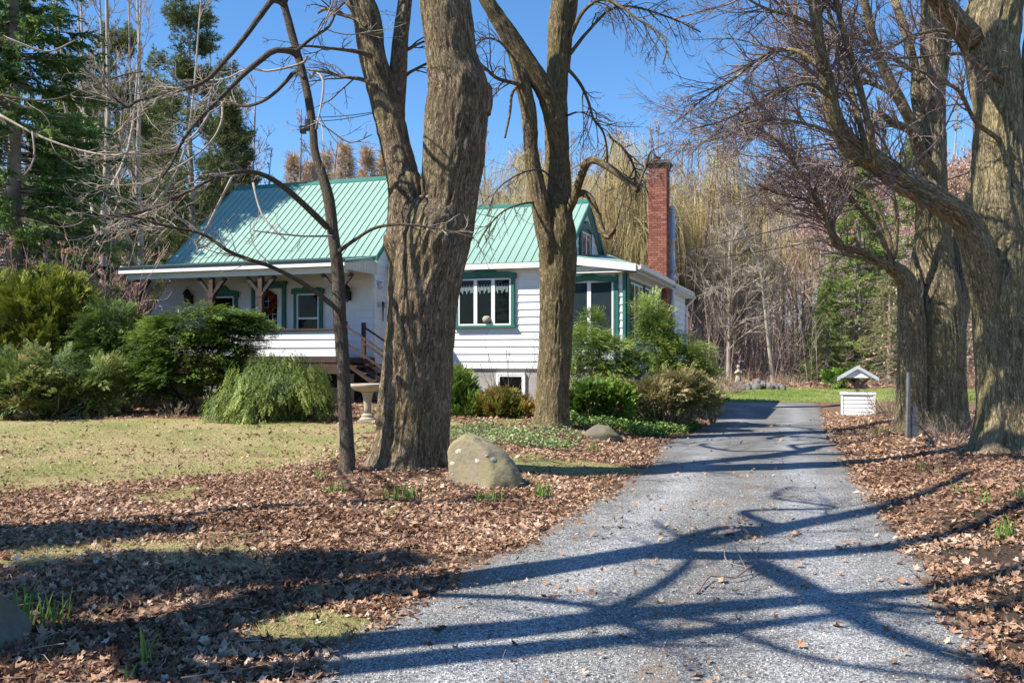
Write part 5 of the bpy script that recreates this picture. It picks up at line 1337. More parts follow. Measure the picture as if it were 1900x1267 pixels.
M['n_pine'] = foliage_mat('pine needles', [(0, (.035, .055, .02)), (.5, (.12, .15, .05)), (.85, (.22, .24, .08)), (1, (.30, .29, .11))], .25, .55)
M['n_soft'] = foliage_mat('soft spruce needles', [(0, (.08, .13, .03)), (.5, (.22, .30, .08)), (1, (.40, .45, .15))], .2, .6)
M['n_dull'] = foliage_mat('dull thin spruce needles', [(0, (.12, .12, .06)), (.5, (.27, .27, .12)), (1, (.42, .38, .20))], .2, .6)
sp1 = conifer(250, 17, 4.0, 50, 10, 'n_spruce', 30, (.42, .15, .046, 17), start=.02, droop=.35, r0=.28, gaps=.06, power=.7)
place('spruce_tree', *sp1, ground_pt(25, 26.5), 0, 1, 'tall dark spruce with drooping boughs at the left edge', crown='foliage')
sp2 = conifer(251, 12, 3.1, 36, 9, 'n_spruce', 16, (.42, .15, .042, 13), droop=.4)
place('spruce_tree', *sp2, ground_pt(130, 36), 3, 1.0, 'shorter dark spruce behind the tall one at left', crown='foliage')
def pine(seed, h, w, start=.4, n=30, tuft=22):
    r = np.random.default_rng(seed)
    P = np.array([[0, 0, 0], [.12, .05, h*.4], [-.05, 0, h*.75], [.05, 0, h]]); a, b_ = resample(P, np.array([.22, .17, .1, .02]), 14); v_, f_ = tubes(a[None], b_[None], 8)
    z = h*(start + (1-start)*r.random(n)**.9); f = (z/h-start)/(1-start); an = r.random(n)*6.28
    L = w*(.35 + .9*np.sin(np.clip(f*1.15+.25, 0, 1)*3.0))*.62*r.uniform(.6, 1.2, n)
    D = np.stack([np.cos(an), np.sin(an), .25 + .5*f], -1)
    B, RB = growset(np.stack([np.interp(z, a[:, 2], a[:, 0]), np.interp(z, a[:, 2], a[:, 1]), z], -1), D, L, np.clip(L*.02, .02, .07), 6, .12, (0, 0, .06), r, .3)
    bv, bf = tubes(B, RB, 4)
    tm = mesh_np('pine trunk', np.concatenate([v_, bv]), np.concatenate([f_, bf+len(v_)]), M['bark_far'], True)
    Q, D2_, L2_, rr = spawn(B, RB, tuft, r, .4, 1, (.3, 1.3), .3, .5); D2_[:, 2] = abs(D2_[:, 2])*.6 + .15
    Q = Q + r.normal(0, .22, Q.shape)
    cl = np.repeat(r.normal(.45, .14, n), tuft) + r.normal(0, .1, len(Q))
    V, Fa, A_ = soup(Q, unit(D2_), 18, .38, .24, .040, .9, r, np.clip(cl, 0, 1))
    return tm, mesh_np('pine crown', V, Fa, M['n_pine'], False, {'var': A_})
PI_ = [pine(260, 18, 3.9, .3, 60, 34), pine(261, 16, 3.4, .12, 66, 32)]
for i, (px, D, top, lab) in enumerate([(352, 44, 25, 'tallest pine with ragged crown left of the roof'), (415, 48, 150, 'pine leaning over the left end of the green roof'), (215, 50, 70, 'pine seen through the forked bare tree at left'),
        (285, 54, 190, 'middle pine of the dark group behind the porch'), (160, 46, 205, 'low dark pine next to the tall spruce'), (440, 56, 235, 'short pine just above the left roof edge'), (110, 56, 120, 'pine between the two dark spruces'), (325, 40, 330, 'young pine with crown level with the roof ridge'), (240, 42, 345, 'young pine behind the cedar mound'), (150, 40, 330, 'small pine directly behind the hydrangea heads'), (390, 50, 300, 'bushy pine touching the left roof edge'), (280, 60, 130, 'distant pine left of the tallest ragged pine'), (180, 60, 160, 'distant pine behind the forked bare tree'), (310, 47, 260, 'pine with crown above the porch corner'), (465, 64, 330, 'far small pine just over the left ridge end')]):
    p = ground_pt(px, D); s = (EYE + (HOR-top)/F*D - p[2])/(18 if i % 2 == 0 else 16)
    place('pine_tree', *PI_[i % 2], p, i*1.3, s, lab, crown='foliage')
sf = conifer(252, 10, 2.8, 36, 9, 'n_soft', 14, (.45, .14, .04, 12), start=.02, droop=.3, gaps=.15)
sd_ = conifer(253, 8, 3.0, 30, 9, 'n_dull', 12, (.42, .13, .034, 9), start=.02, droop=.5, gaps=.25)
for px, D, top, pr, hh, lab in [(1592, 46, 300, sf, 10, 'tallest soft green spruce behind the wishing well'), (1535, 45, 520, sf, 10, 'small soft green spruce left of the wishing well'), (1500, 50, 610, sf, 10, 'lowest young spruce at the edge of the wood'),
        (1650, 43, 500, sd_, 8, 'thin dull green spruce touching the broad maple trunk'), (1620, 50, 430, sd_, 8, 'dull spruce directly behind the wishing well roof'), (1700, 52, 260, sf, 10, 'green spruce showing between the right hand maples')]:
    p = ground_pt(px, D); s = (EYE + (HOR-top)/F*D - p[2])/hh
    place('spruce_tree', *pr, p, px*.01, s, lab, crown='foliage')
# copper leaved oak between the right hand trunks
oak = bare_proto(303, 9, .15, 2.4, 40, 6, 3, .011, mat='twig_brown')
t_ = place('oak_tree', *oak, ground_pt(1785, 34), 0, 1, 'oak still holding copper brown leaves between the right hand maples')
r = np.random.default_rng(9); n = 5200; P = np.stack([r.normal(0, 1.5, n), r.normal(0, 1.5, n), r.uniform(.8, 9, n)], -1); P[:, :2] *= (1.1 - P[:, 2:3]/12)
A, B, C_ = rot_frames(r, n, 2); s = .055
V = np.stack([P - A*s, P + B*s*.7, P + A*s, P - B*s*.7], 1).reshape(-1, 3)
M['copper'] = foliage_mat('copper leaves', [(0, (.25, .12, .07)), (.5, (.45, .25, .16)), (1, (.62, .42, .29))], .3)
tag(obj('leaves', mesh_np('copper leaves', V, np.arange(4*n).reshape(-1, 4), M['copper'], False, {'var': np.repeat(r.random(n), 4)}), t_), kind='stuff')
# surroundings behind the viewer (seen only in the window panes)
for i, (x, y) in enumerate([(-30, -38), (-20, -46), (-10, -40), (0, -50), (9, -42), (18, -48), (28, -40), (38, -46), (-40, -30), (48, -38), (50, -22), (-2, -36), (23, -36), (14, -38)]):
    place('spruce_tree', *sp2, (x, y, -.2), i, 1.6, 'dark spruce across the road behind the viewer', group='spruces across the road', crown='foliage')

# ---- thicket and the far wood as a mass
r = np.random.default_rng(61); n = 5200
u = r.random(n); D = 43 + 45*u; px = r.uniform(-250, 2150, n); x = (px-950)/F*D
k = (n2(x, D, .25, 2, 9) > .36) | (D > 52); x, D = x[k], D[k]; n = len(x)
h = r.uniform(1.2, 8, n)*(.4 + .6*r.random(n)); P = np.zeros((n, 4, 3)); P[:, 0] = np.stack([x, D, H(x, D) - .1], -1)
ln = r.normal(0, .13, (n, 2))
for q in range(1, 4):
    P[:, q] = P[:, 0] + np.concatenate([ln*(h*(q/3)**1.4)[:, None], (h*q/3)[:, None]], 1) + r.normal(0, .05, (n, 3))
R = np.clip(h*.0038, .007, .025)[:, None]*np.array([1.2, .9, .6, .3])[None]
A1_, RA1 = P, R
Q, D2_, l, rr = spawn(A1_, RA1, 7, r, .15, 1, (.4, 1.0), .4, .6); B1_, RB1 = growset(Q, D2_, l, np.maximum(rr*.6, .008), 2, .1, (0, 0, .1), r, .6)
M['thicket'] = twig_mat('thicket stems', (.24, .17, .13), (.50, .39, .32))
tag(obj('undergrowth', sets_mesh('thicket', [(A1_, RA1, 3), (B1_, RB1, 3)], M['thicket'])), 'tangle of bare saplings filling the edge of the wood', 'undergrowth', kind='stuff')
n = 120000; D = r.uniform(72, 112, n); px = r.uniform(-400, 2300, n); x = (px-950)/F*D
top = (11 + 7*n2(x, D*.3, .09, 3, 5))*np.interp(px, [-400, 400, 700, 1300, 1450, 1600, 2300], [1.15, 1.0, .62, .72, 1.0, 1.12, 1.2])
z = H(x, D) + top*r.random(n)**.75
P = np.stack([x, D, z], -1); d = unit(np.stack([r.normal(0, .55, n), r.normal(0, .55, n), np.ones(n)], -1))*r.uniform(.6, 2.2, n)[:, None]
sd3 = unit(np.cross(d, r.normal(size=(n, 3))))*.034
V = np.stack([P - sd3, P + sd3, P + d], 1).reshape(-1, 3)
M['farwood'] = foliage_mat('far wood', [(0, (.18, .125, .10)), (.4, (.40, .28, .225)), (.8, (.56, .41, .35)), (1, (.64, .43, .38))], 0, .9)
cv = np.clip(n2(x, z, .16, 2, 4)*1.3 - .15 + r.normal(0, .15, n), 0, 1)
tag(obj('far_woods', mesh_np('far woods', V, np.arange(3*n).reshape(-1, 3), M['farwood'], False, {'var': np.repeat(cv, 3)})), 'distant bare brown wood closing the view behind everything', 'wood', kind='stuff')
n = 70000; D = r.uniform(46, 74, n); px = r.uniform(-300, 2200, n); x = (px-950)/F*D
z = H(x, D) + 7.5*r.random(n)**1.3*(.5 + n2(x, D, .2, 2, 15)); P = np.stack([x, D, z], -1)
d = unit(np.stack([r.normal(0, .8, n), r.normal(0, .8, n), np.abs(r.normal(.5, .6, n))], -1))*r.uniform(.5, 1.8, n)[:, None]; sd3 = unit(np.cross(d, r.normal(size=(n, 3))))*.012
V = np.stack([P - sd3, P + sd3, P + d], 1).reshape(-1, 3)
M['brush'] = foliage_mat('brush twigs', [(0, (.24, .17, .13)), (.4, (.50, .37, .31)), (.8, (.68, .54, .47)), (1, (.78, .68, .60))], 0, .9)
tag(obj('undergrowth', mesh_np('brush', V, np.arange(3*n).reshape(-1, 3), M['brush'], False, {'var': np.repeat(r.random(n), 3)})), 'fine tangle of pale and brown twigs in the near part of the wood', 'undergrowth', kind='stuff')
nt_ = 260; D = r.uniform(66, 108, nt_); px = r.uniform(-300, 2200, nt_); x = (px-950)/F*D; h = r.uniform(8, 15, nt_)
P = np.stack([np.stack([x + r.normal(0, .02)*0, D, H(x, D)-.2], -1), np.stack([x + r.normal(0, .3, nt_), D, H(x, D) + h], -1)], 1)
v_, f_ = tubes(P, np.stack([r.uniform(.06, .16, nt_), np.full(nt_, .03)], 1), 4)
tag(obj('far_trunks', mesh_np('far trunks', v_, f_, M['bark_far'], True)), 'slim distant trunks standing inside the far wood', 'wood', kind='stuff')

# ================================================================ GARDEN SHRUBS
def brighter(k=1.25):
    for n_ in ('s_cedar', 's_juni', 's_dark', 's_nest', 's_weep', 's_yew', 's_yewred', 's_hem', 's_brown', 'euon', 'palecover'):
        for nd in M[n_].node_tree.nodes:
            if nd.type == 'VALTORGB':
                for e in nd.color_ramp.elements: e.color = tuple(min(.8, c_*k) for c_ in e.color[:3]) + (1,)
            if nd.type == 'MIX_SHADER': nd.inputs[0].default_value = .2
def shrub(name, label, D, blobs, style, mat, N_, needle, seed, stems=14, cat='shrub', group=None, lump=.35, hollow=.5, base_px=None, stem_mat='twig_brown'):
    """blobs: (px,py,rx,ry[,depth offset]) seen from the path"""
    r = np.random.default_rng(seed)
    bl_ = []
    for b in blobs:
        d = D + (b[4] if len(b) > 4 else 0); c = PX(b[0], b[1], d); bl_.append((c, np.array([b[2]/F*d, b[2]/F*d*.95, b[3]/F*d])))
    gx0 = np.mean([c[0] for c, _ in bl_]); base = np.array([gx0, D, float(H(gx0, D)) - .05])
    t = empty(name, base, 0, label, cat, group)
    NB = N_; w = np.array([q[0]*q[2] for _, q in bl_]); up = np.array([0, 0, 1.])
    idx = r.choice(len(bl_), NB*3, p=w/w.sum()); C0 = np.array([c for c, _ in bl_])[idx]; RR = np.array([q for _, q in bl_])[idx]
    d = unit(r.normal(size=(NB*3, 3))); d[:, 2] = np.where((d[:, 2] < -.3) & (r.random(NB*3) < .5), -d[:, 2]*.6, d[:, 2]); d = unit(d)
    nz = fbm((C0 + d*RR)*1.7 + seed, 2, seed); nz = np.clip(.5 + (nz-.5)*2, 0, 1)
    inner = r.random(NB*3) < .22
    rad = np.where(inner, r.uniform(.35, .7, NB*3), r.uniform(.72, 1.0, NB*3))*(1 - lump*.30 + lump*.5*nz)
    P = C0 + d*RR*rad[:, None]; bury = np.zeros(NB*3, bool)
    for c, q in bl_: bury |= (np.linalg.norm((P-c)/q, axis=1) < .5) & ~inner
    gz = H(P[:, 0], P[:, 1]); k = (~bury) & (P[:, 2] > gz + .04)
    k &= (r.random(NB*3) < .25 + 1.2*nz); k = np.where(k)[0][:NB]
    P, d, nz, inner = P[k], d[k], nz[k], inner[k]; n = len(P)
    Lb, Wb, cnt, fl_, nl, wd = needle[:6]
    if style == 'flat': ax = unit(d*np.array([1, 1, .1]) + r.normal(0, .22, (n, 3))*np.array([1, 1, .4])); nm = up + r.normal(0, .16, (n, 3)); dr = .25
    elif style == 'weep': ax = unit(d*np.array([.55, .55, 0]) + r.normal(0, .14, (n, 3)) - up*.9); nm = d + r.normal(0, .35, (n, 3)); dr = .3
    elif style == 'juniper': ax = unit(d*np.array([1, 1, .5]) + up*.30 + r.normal(0, .28, (n, 3))); nm = up*.9 + d*.4 + r.normal(0, .3, (n, 3)); dr = .25
    elif style == 'feather': ax = unit(d*np.array([1, 1, .45]) + up*.12 + r.normal(0, .25, (n, 3))); nm = up + d*.5 + r.normal(0, .35, (n, 3)); dr = .9
    else: ax = unit(d + up*.5 + r.normal(0, .28, (n, 3))); nm = d + up*.3 + r.normal(0, .5, (n, 3)); dr = .1
    side = unit(np.cross(nm, ax)); nm = np.cross(ax, side)
    sc = r.uniform(.65, 1.3, n)
    # fronds of each bough, laid out as a flattened spray
    ib = np.repeat(np.arange(n), cnt); mF = len(ib); u = r.random(mF); v = (r.random(mF)*2-1)*(1.05-u*.8)
    Fp = P[ib] + ax[ib]*((u-.35)*Lb*sc[ib])[:, None] + side[ib]*(v*Wb*sc[ib])[:, None] + nm[ib]*r.normal(0, .03, mF)[:, None]
    Fp[:, 2] -= dr*(u*Lb)**2
    Fd = unit(ax[ib] + side[ib]*(v*.9)[:, None] + nm[ib]*r.normal(0, .14, mF)[:, None] - up*dr*.4*u[:, None])
    Fs = unit(np.cross(nm[ib], Fd))
    nn = 11; iq = np.repeat(np.arange(mF), nn); tf = np.tile(np.linspace(0, 1, nn), mF) + r.normal(0, .03, mF*nn); sg = np.tile(np.where(np.arange(nn) % 2 == 0, 1., -1.), mF); sg[nn-1::nn] = 0
    fl2 = fl_*r.uniform(.7, 1.2, mF)[iq]
    b0 = Fp[iq] + Fd[iq]*(tf*fl2)[:, None]; nd = unit(Fd[iq]*.75 + Fs[iq]*sg[:, None]*.75 + r.normal(0, .16, (len(iq), 3)))
    ll = nl*r.uniform(.7, 1.25, len(iq))*(1.1-.5*tf); wdv = unit(Fd[iq] - nd*np.sum(Fd[iq]*nd, 1)[:, None] + r.normal(0, .15, (len(iq), 3)))*wd*.5
    V = np.stack([b0 - wdv, b0 + wdv, b0 + nd*ll[:, None]], 1).reshape(-1, 3); Fa = np.arange(3*len(iq)).reshape(-1, 3)
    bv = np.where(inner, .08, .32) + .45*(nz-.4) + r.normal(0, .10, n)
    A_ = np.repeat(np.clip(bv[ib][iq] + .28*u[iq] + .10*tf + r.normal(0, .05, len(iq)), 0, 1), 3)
    ok = np.repeat((b0[:, 2] > H(b0[:, 0], b0[:, 1])), 1); Fa = Fa[ok]
    V = V - base
    tag(obj('foliage', mesh_np('foliage', V, Fa, M[mat], False, {'var': A_}), t), kind='stuff')
    if stems:
        ia = r.choice(n, stems*2); tp = P[ia]; b0 = np.stack([base[0] + (tp[:, 0]-base[0])*.25, base[1] + (tp[:, 1]-base[1])*.25, H(base[0], base[1]) + 0*tp[:, 0]], -1)
        mid = (b0+tp)/2 + np.stack([(tp[:, 0]-base[0])*.1, 0*tp[:, 0], -.1*(tp[:, 2]-b0[:, 2])], -1)
        v_, f_ = tubes(np.stack([b0, mid, tp], 1) - base, np.repeat(np.array([[.022, .014, .004]]), len(tp), 0), 4)
        obj('stem', mesh_np('stems', v_, f_, M[stem_mat], True), t)
    return t
M['s_cedar'] = foliage_mat('yellow green cedar', [(0, (.03, .045, .010)), (.4, (.09, .12, .018)), (.75, (.20, .22, .03)), (1, (.32, .33, .06))], .2, .55)
M['s_juni'] = foliage_mat('silver green juniper', [(0, (.02, .04, .012)), (.4, (.09, .135, .035)), (.7, (.22, .27, .08)), (.9, (.40, .39, .17)), (1, (.50, .38, .22))], .2, .6)
M['s_dark'] = foliage_mat('dark feathery evergreen', [(0, (.02, .04, .01)), (.5, (.075, .125, .025)), (1, (.22, .28, .07))], .2, .55)
M['s_nest'] = foliage_mat('nest spruce', [(0, (.012, .03, .008)), (.4, (.055, .105, .018)), (.8, (.17, .24, .045)), (1, (.28, .32, .08))], .2, .5)
M['s_weep'] = foliage_mat('weeping hemlock', [(0, (.012, .025, .006)), (.4, (.07, .11, .02)), (.75, (.19, .245, .05)), (1, (.32, .35, .09))], .25, .5)
M['s_yew'] = foliage_mat('yew', [(0, (.02, .045, .01)), (.5, (.08, .15, .025)), (.85, (.20, .30, .05)), (1, (.32, .38, .09))], .2, .5)
M['s_yewred'] = foliage_mat('bronzed yew', [(0, (.025, .045, .01)), (.45, (.10, .14, .025)), (.72, (.24, .18, .04)), (1, (.42, .26, .09))], .2, .5)
M['s_hem'] = foliage_mat('hemlock', [(0, (.035, .065, .015)), (.5, (.15, .22, .04)), (.9, (.34, .40, .10)), (1, (.44, .42, .15))], .25, .5)
M['s_brown'] = foliage_mat('winter bronzed shrub', [(0, (.06, .065, .025)), (.5, (.19, .18, .07)), (1, (.38, .31, .16))], .2, .6)
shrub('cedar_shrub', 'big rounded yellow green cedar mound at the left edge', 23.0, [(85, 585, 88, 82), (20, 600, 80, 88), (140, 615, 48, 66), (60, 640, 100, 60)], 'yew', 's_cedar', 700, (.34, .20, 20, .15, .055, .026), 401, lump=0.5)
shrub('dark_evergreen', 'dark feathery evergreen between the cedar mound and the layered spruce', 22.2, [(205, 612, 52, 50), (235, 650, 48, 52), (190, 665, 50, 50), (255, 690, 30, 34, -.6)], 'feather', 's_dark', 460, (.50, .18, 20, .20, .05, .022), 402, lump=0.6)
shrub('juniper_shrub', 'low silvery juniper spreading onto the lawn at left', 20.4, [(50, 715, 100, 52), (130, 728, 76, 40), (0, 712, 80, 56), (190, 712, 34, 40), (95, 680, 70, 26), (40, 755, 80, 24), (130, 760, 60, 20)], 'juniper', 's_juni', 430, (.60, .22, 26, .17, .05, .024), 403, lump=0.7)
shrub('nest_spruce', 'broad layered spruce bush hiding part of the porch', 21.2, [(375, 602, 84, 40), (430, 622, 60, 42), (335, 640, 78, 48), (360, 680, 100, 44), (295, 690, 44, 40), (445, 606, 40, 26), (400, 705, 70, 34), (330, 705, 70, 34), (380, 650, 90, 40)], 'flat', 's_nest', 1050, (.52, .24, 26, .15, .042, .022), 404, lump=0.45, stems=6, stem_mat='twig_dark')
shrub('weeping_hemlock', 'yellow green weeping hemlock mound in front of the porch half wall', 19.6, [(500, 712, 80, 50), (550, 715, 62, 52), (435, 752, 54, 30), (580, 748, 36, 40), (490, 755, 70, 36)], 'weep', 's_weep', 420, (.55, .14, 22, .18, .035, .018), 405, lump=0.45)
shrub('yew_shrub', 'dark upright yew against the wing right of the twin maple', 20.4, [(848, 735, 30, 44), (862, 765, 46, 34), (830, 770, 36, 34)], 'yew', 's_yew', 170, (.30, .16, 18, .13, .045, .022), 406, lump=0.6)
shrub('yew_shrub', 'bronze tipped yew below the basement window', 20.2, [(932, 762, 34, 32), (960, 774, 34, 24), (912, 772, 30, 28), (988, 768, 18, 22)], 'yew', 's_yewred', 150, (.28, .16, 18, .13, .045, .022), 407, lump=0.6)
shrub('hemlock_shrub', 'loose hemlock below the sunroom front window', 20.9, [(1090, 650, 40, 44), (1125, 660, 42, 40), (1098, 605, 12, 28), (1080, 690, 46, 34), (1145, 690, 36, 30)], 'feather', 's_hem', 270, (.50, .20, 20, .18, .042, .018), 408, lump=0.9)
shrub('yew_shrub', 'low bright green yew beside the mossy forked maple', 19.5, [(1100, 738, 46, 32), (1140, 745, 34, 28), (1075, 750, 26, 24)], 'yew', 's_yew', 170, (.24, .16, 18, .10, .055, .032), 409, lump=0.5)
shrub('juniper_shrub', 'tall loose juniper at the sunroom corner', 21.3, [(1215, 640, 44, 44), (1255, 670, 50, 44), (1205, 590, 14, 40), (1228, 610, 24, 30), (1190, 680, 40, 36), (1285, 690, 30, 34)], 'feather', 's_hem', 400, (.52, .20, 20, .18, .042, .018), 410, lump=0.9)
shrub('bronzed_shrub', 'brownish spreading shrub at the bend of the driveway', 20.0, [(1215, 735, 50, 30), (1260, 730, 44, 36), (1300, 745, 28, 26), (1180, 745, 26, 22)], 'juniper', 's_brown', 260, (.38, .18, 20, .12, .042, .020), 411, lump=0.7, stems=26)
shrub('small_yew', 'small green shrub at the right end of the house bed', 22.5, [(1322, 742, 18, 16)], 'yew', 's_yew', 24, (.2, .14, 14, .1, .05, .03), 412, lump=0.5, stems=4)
shrub('low_evergreen', 'low dark green evergreen on the lawn edge left of the well', 40.5, [(1560, 702, 34, 9)], 'yew', 's_yew', 40, (.3, .2, 16, .2, .1, .05), 413, lump=0.5, stems=4)

# ---- twiggy shrubs
def twiggy(name, label, px, D, h, w, n, mat, seed, heads=0, rmin=.004):
    r = np.random.default_rng(seed); b = ground_pt(px, D, -.03); t = empty(name, b, 0, label, 'shrub')
    a = r.random(n)*6.28; q = r.random(n)**.5*.35*w; P0 = np.stack([np.cos(a)*q, np.sin(a)*q, 0*a], -1)
    D0 = np.stack([np.cos(a)*w*.75, np.sin(a)*w*.75, np.full(n, h)], -1) + r.normal(0, .15*h, (n, 3))
    A, RA = growset(P0, D0, h*r.uniform(.65, 1.12, n), np.full(n, rmin*2.4), 6, .08, (0, 0, .02), r, .4)
    Q, D2_, l, rr = spawn(A, RA, 5, r, .3, 1, (.3, .8), .38, .6); B, RB = growset(Q, D2_, l, np.maximum(rr, rmin*1.1), 4, .12, (0, 0, .05), r, .6)
    Q, D2_, l, rr = spawn(B, RB, 3, r, .3, 1, (.3, .8), .5, .6); C_, RC = growset(Q, D2_, l, np.maximum(rr, rmin), 2, .12, (0, 0, .05), r, .6)
    tag(obj('twigs', sets_mesh('shrub twigs', [(A, RA, 4), (B, RB, 3), (C_, RC, 3)], M[mat]), t), kind='stuff')
    if heads:
        ix = r.choice(len(B), heads); hp = B[ix, -1]; m = 26
        P = np.repeat(hp, m, 0) + unit(r.normal(size=(heads*m, 3)))*.085*np.array([1, 1, .8])
        A2, B2, _ = rot_frames(r, len(P), 2); s = .026
        V = np.stack([P - A2*s, P - B2*s, P + A2*s, P + B2*s], 1).reshape(-1, 3)
        tag(obj('flower_heads', mesh_np('dry heads', V, np.arange(len(V)).reshape(-1, 4), M['dryhead'], False, {'var': np.repeat(r.random(len(P)), 4)}), t), kind='stuff')
    return t
M['dryhead'] = foliage_mat('dry flower heads', [(0, (.35, .20, .13)), (1, (.58, .40, .29))], .2)
twiggy('hydrangea', 'hydrangea with pinkish dry flower heads behind the cedar mound', 75, 25.5, 4.3, 2.4, 80, 'twig_pink', 501, 130, .006)
twiggy('hydrangea', 'hydrangea with dry heads left of the porch corner post', 185, 26, 3.9, 2.0, 70, 'twig_pink', 502, 60, .006)
twiggy('spirea', 'arching tan twigs of a bare shrub beside the porch', 228, 28, 3.3, 2.4, 120, 'twig_pale', 503, 0, .006)
twiggy('bare_shrub', 'twiggy brown shrub right of the white wishing well', 1662, 22.5, .75, 1.0, 70, 'twig_brown', 504, 0, .003)
twiggy('bare_shrub', 'low twiggy shrub in front of the broad lobed maple', 1760, 15.6, .62, .75, 60, 'twig_mauve', 505, 0, .0025)
twiggy('bare_shrub', 'reddish low shrub near the garden statue', 1345, 38, .8, 1.6, 70, 'twig_mauve', 506, 0, .006)
twiggy('bare_shrub', 'thin bare twigs standing before the wing wall', 945, 21.5, 1.7, .7, 7, 'twig_dark', 507, 0, .003)
twiggy('bare_shrub', 'small dead shrub at the foot of the layered spruce', 322, 20.2, .45, .5, 14, 'twig_brown', 508, 0, .004)

# ---- ground cover by the maple
def cover(name, label, pts, n, size, mat, seed, hgt):
    r = np.random.default_rng(seed); c = np.array([G(a, b)[:2] for a, b in pts]); mn, mx = c.min(0), c.max(0)
    x = r.uniform(mn[0], mx[0], n*3); y = r.uniform(mn[1], mx[1], n*3)
    ins = np.zeros(len(x), bool); j = len(c)-1
    for i in range(len(c)):
        cnd = ((c[i, 1] > y) != (c[j, 1] > y)) & (x < (c[j, 0]-c[i, 0])*(y-c[i, 1])/(c[j, 1]-c[i, 1]+1e-9) + c[i, 0]); ins ^= cnd; j = i
    k = ins & (n2(x, y, 2.4, 3, seed) > .36); x, y = x[k][:n], y[k][:n]; m = len(x)
    A, B, C_ = rot_frames(r, m, .6); s = (size*r.uniform(.6, 1.3, m))[:, None]
    P = np.stack([x, y, H(x, y) + r.random(m)*hgt*n2(x, y, 2.0, 2, seed+1)*2], -1)
    V = np.stack([P - A*s, P + B*s*.55 + C_*s*.2, P + A*s, P - B*s*.55 + C_*s*.2], 1).reshape(-1, 3)
    tag(obj(name, mesh_np(name, V, np.concatenate([np.arange(4*m).reshape(-1, 4)[:, :3], np.arange(4*m).reshape(-1, 4)[:, [0, 2, 3]]]), M[mat], False, {'var': np.repeat(np.clip(r.normal(.5, .22, m), 0, 1), 4)})), label, 'ground cover', kind='stuff')
M['euon'] = foliage_mat('glossy cover leaves', [(0, (.03, .07, .015)), (.5, (.11, .20, .04)), (.85, (.25, .34, .10)), (1, (.5, .52, .3))], .2, .4)
M['palecover'] = foliage_mat('pale cover leaves', [(0, (.06, .10, .03)), (.5, (.19, .26, .10)), (1, (.42, .46, .25))], .2, .5)
cover('ground_cover', 'glossy green ground cover between the maple and the driveway', [(1055, 772), (1150, 764), (1270, 778), (1300, 800), (1270, 812), (1190, 814), (1150, 800), (1060, 792)], 15000, .035, 'euon', 601, .22)
cover('ground_cover', 'pale green low plants around the foot of the mossy maple', [(820, 800), (900, 792), (990, 796), (1075, 806), (1080, 830), (1020, 838), (930, 826), (830, 818)], 3600, .03, 'palecover', 602, .12)

# conifers outside the view at left shading the near leaves
for x, y, sc, lb in ((-8.4, 4.4, .72, 'spruce outside the view shading the near left leaf bed'), (-9.2, 5.9, .60, 'second spruce outside the view beyond the first')):
    place('spruce_tree', *sp2, (x, y, -.1), x, sc, lb, crown='foliage')
brighter()
# ================================================================ STONES AND GARDEN THINGS
def boulder(name, label, base, size, seed, mat, prof=None, m=64, nz=.16, rot=0, cat='boulder', parent=None, facets=9):
    th = np.linspace(0, 2*math.pi, m, endpoint=False); ph = np.linspace(-.25*math.pi, .5*math.pi, m//2)
    T, Pp = np.meshgrid(th, ph); p = 2.6
    c = np.cos(Pp)
    c = c**.75
    d = np.stack([np.sign(np.cos(T))*np.abs(np.cos(T))**(2/p)*c, np.sign(np.sin(T))*np.abs(np.sin(T))**(2/p)*c, np.sign(np.sin(Pp))*np.abs(np.sin(Pp))**.8], -1)
    f = 1 + nz*2*(fbm(d*1.3 + seed, 3, seed) - .5) + .05*(fbm(d*5 + seed, 3, seed+1) - .5)
    for q_ in range(facets):
        nn_ = unit(np.random.default_rng(seed*7+q_).normal(size=3)*np.array([1, 1, .8])); cc_ = np.random.default_rng(seed*9+q_).uniform(.72, .95)
        dp_ = d @ nn_; f = np.where(dp_*f > cc_, cc_/np.maximum(dp_, 1e-3) + .012*fbm(d*9, 2, q_), f)
    d = d*f[..., None]
    if prof: d = prof(d)
    V = (d*np.array(size)/2*np.array([1, 1, 2])).reshape(-1, 3)
    ca, sa = math.cos(rot), math.sin(rot); V = np.stack([V[:, 0]*ca - V[:, 1]*sa, V[:, 0]*sa + V[:, 1]*ca, V[:, 2]], -1)
    idx = np.arange(T.size).reshape(T.shape); nx = np.roll(idx, -1, 1)
    f4 = np.stack([idx[:-1], nx[:-1], nx[1:], idx[1:]], -1).reshape(-1, 4)
    me = mesh_np(name, V, f4, M[mat], True)
    o = obj(name, me, parent, base)
    if label: tag(o, label, cat)
    return o, V
b = G(893, 905); b[1] += .35; b[2] = float(H(b[0], b[1])) - .03
def prof1(d):
    x = d[..., 0]; z = d[..., 2]
    h = np.interp(x, [-1.1, -.8, -.45, -.2, .2, .6, .9, 1.15], [.80, .92, 1.0, .97, .84, .70, .56, .42])
    d = d.copy(); d[..., 2] = z*h; return d
o, V = boulder('boulder', 'large tan boulder with white lichen spots beside the twin maple', b, (.96, .8, .62), 3, 'rock', prof1, 110, .14)
W = V + b; sx_ = 950 + F*W[:, 0]/W[:, 1]; sy_ = HOR - F*(W[:, 2]-EYE)/W[:, 1]
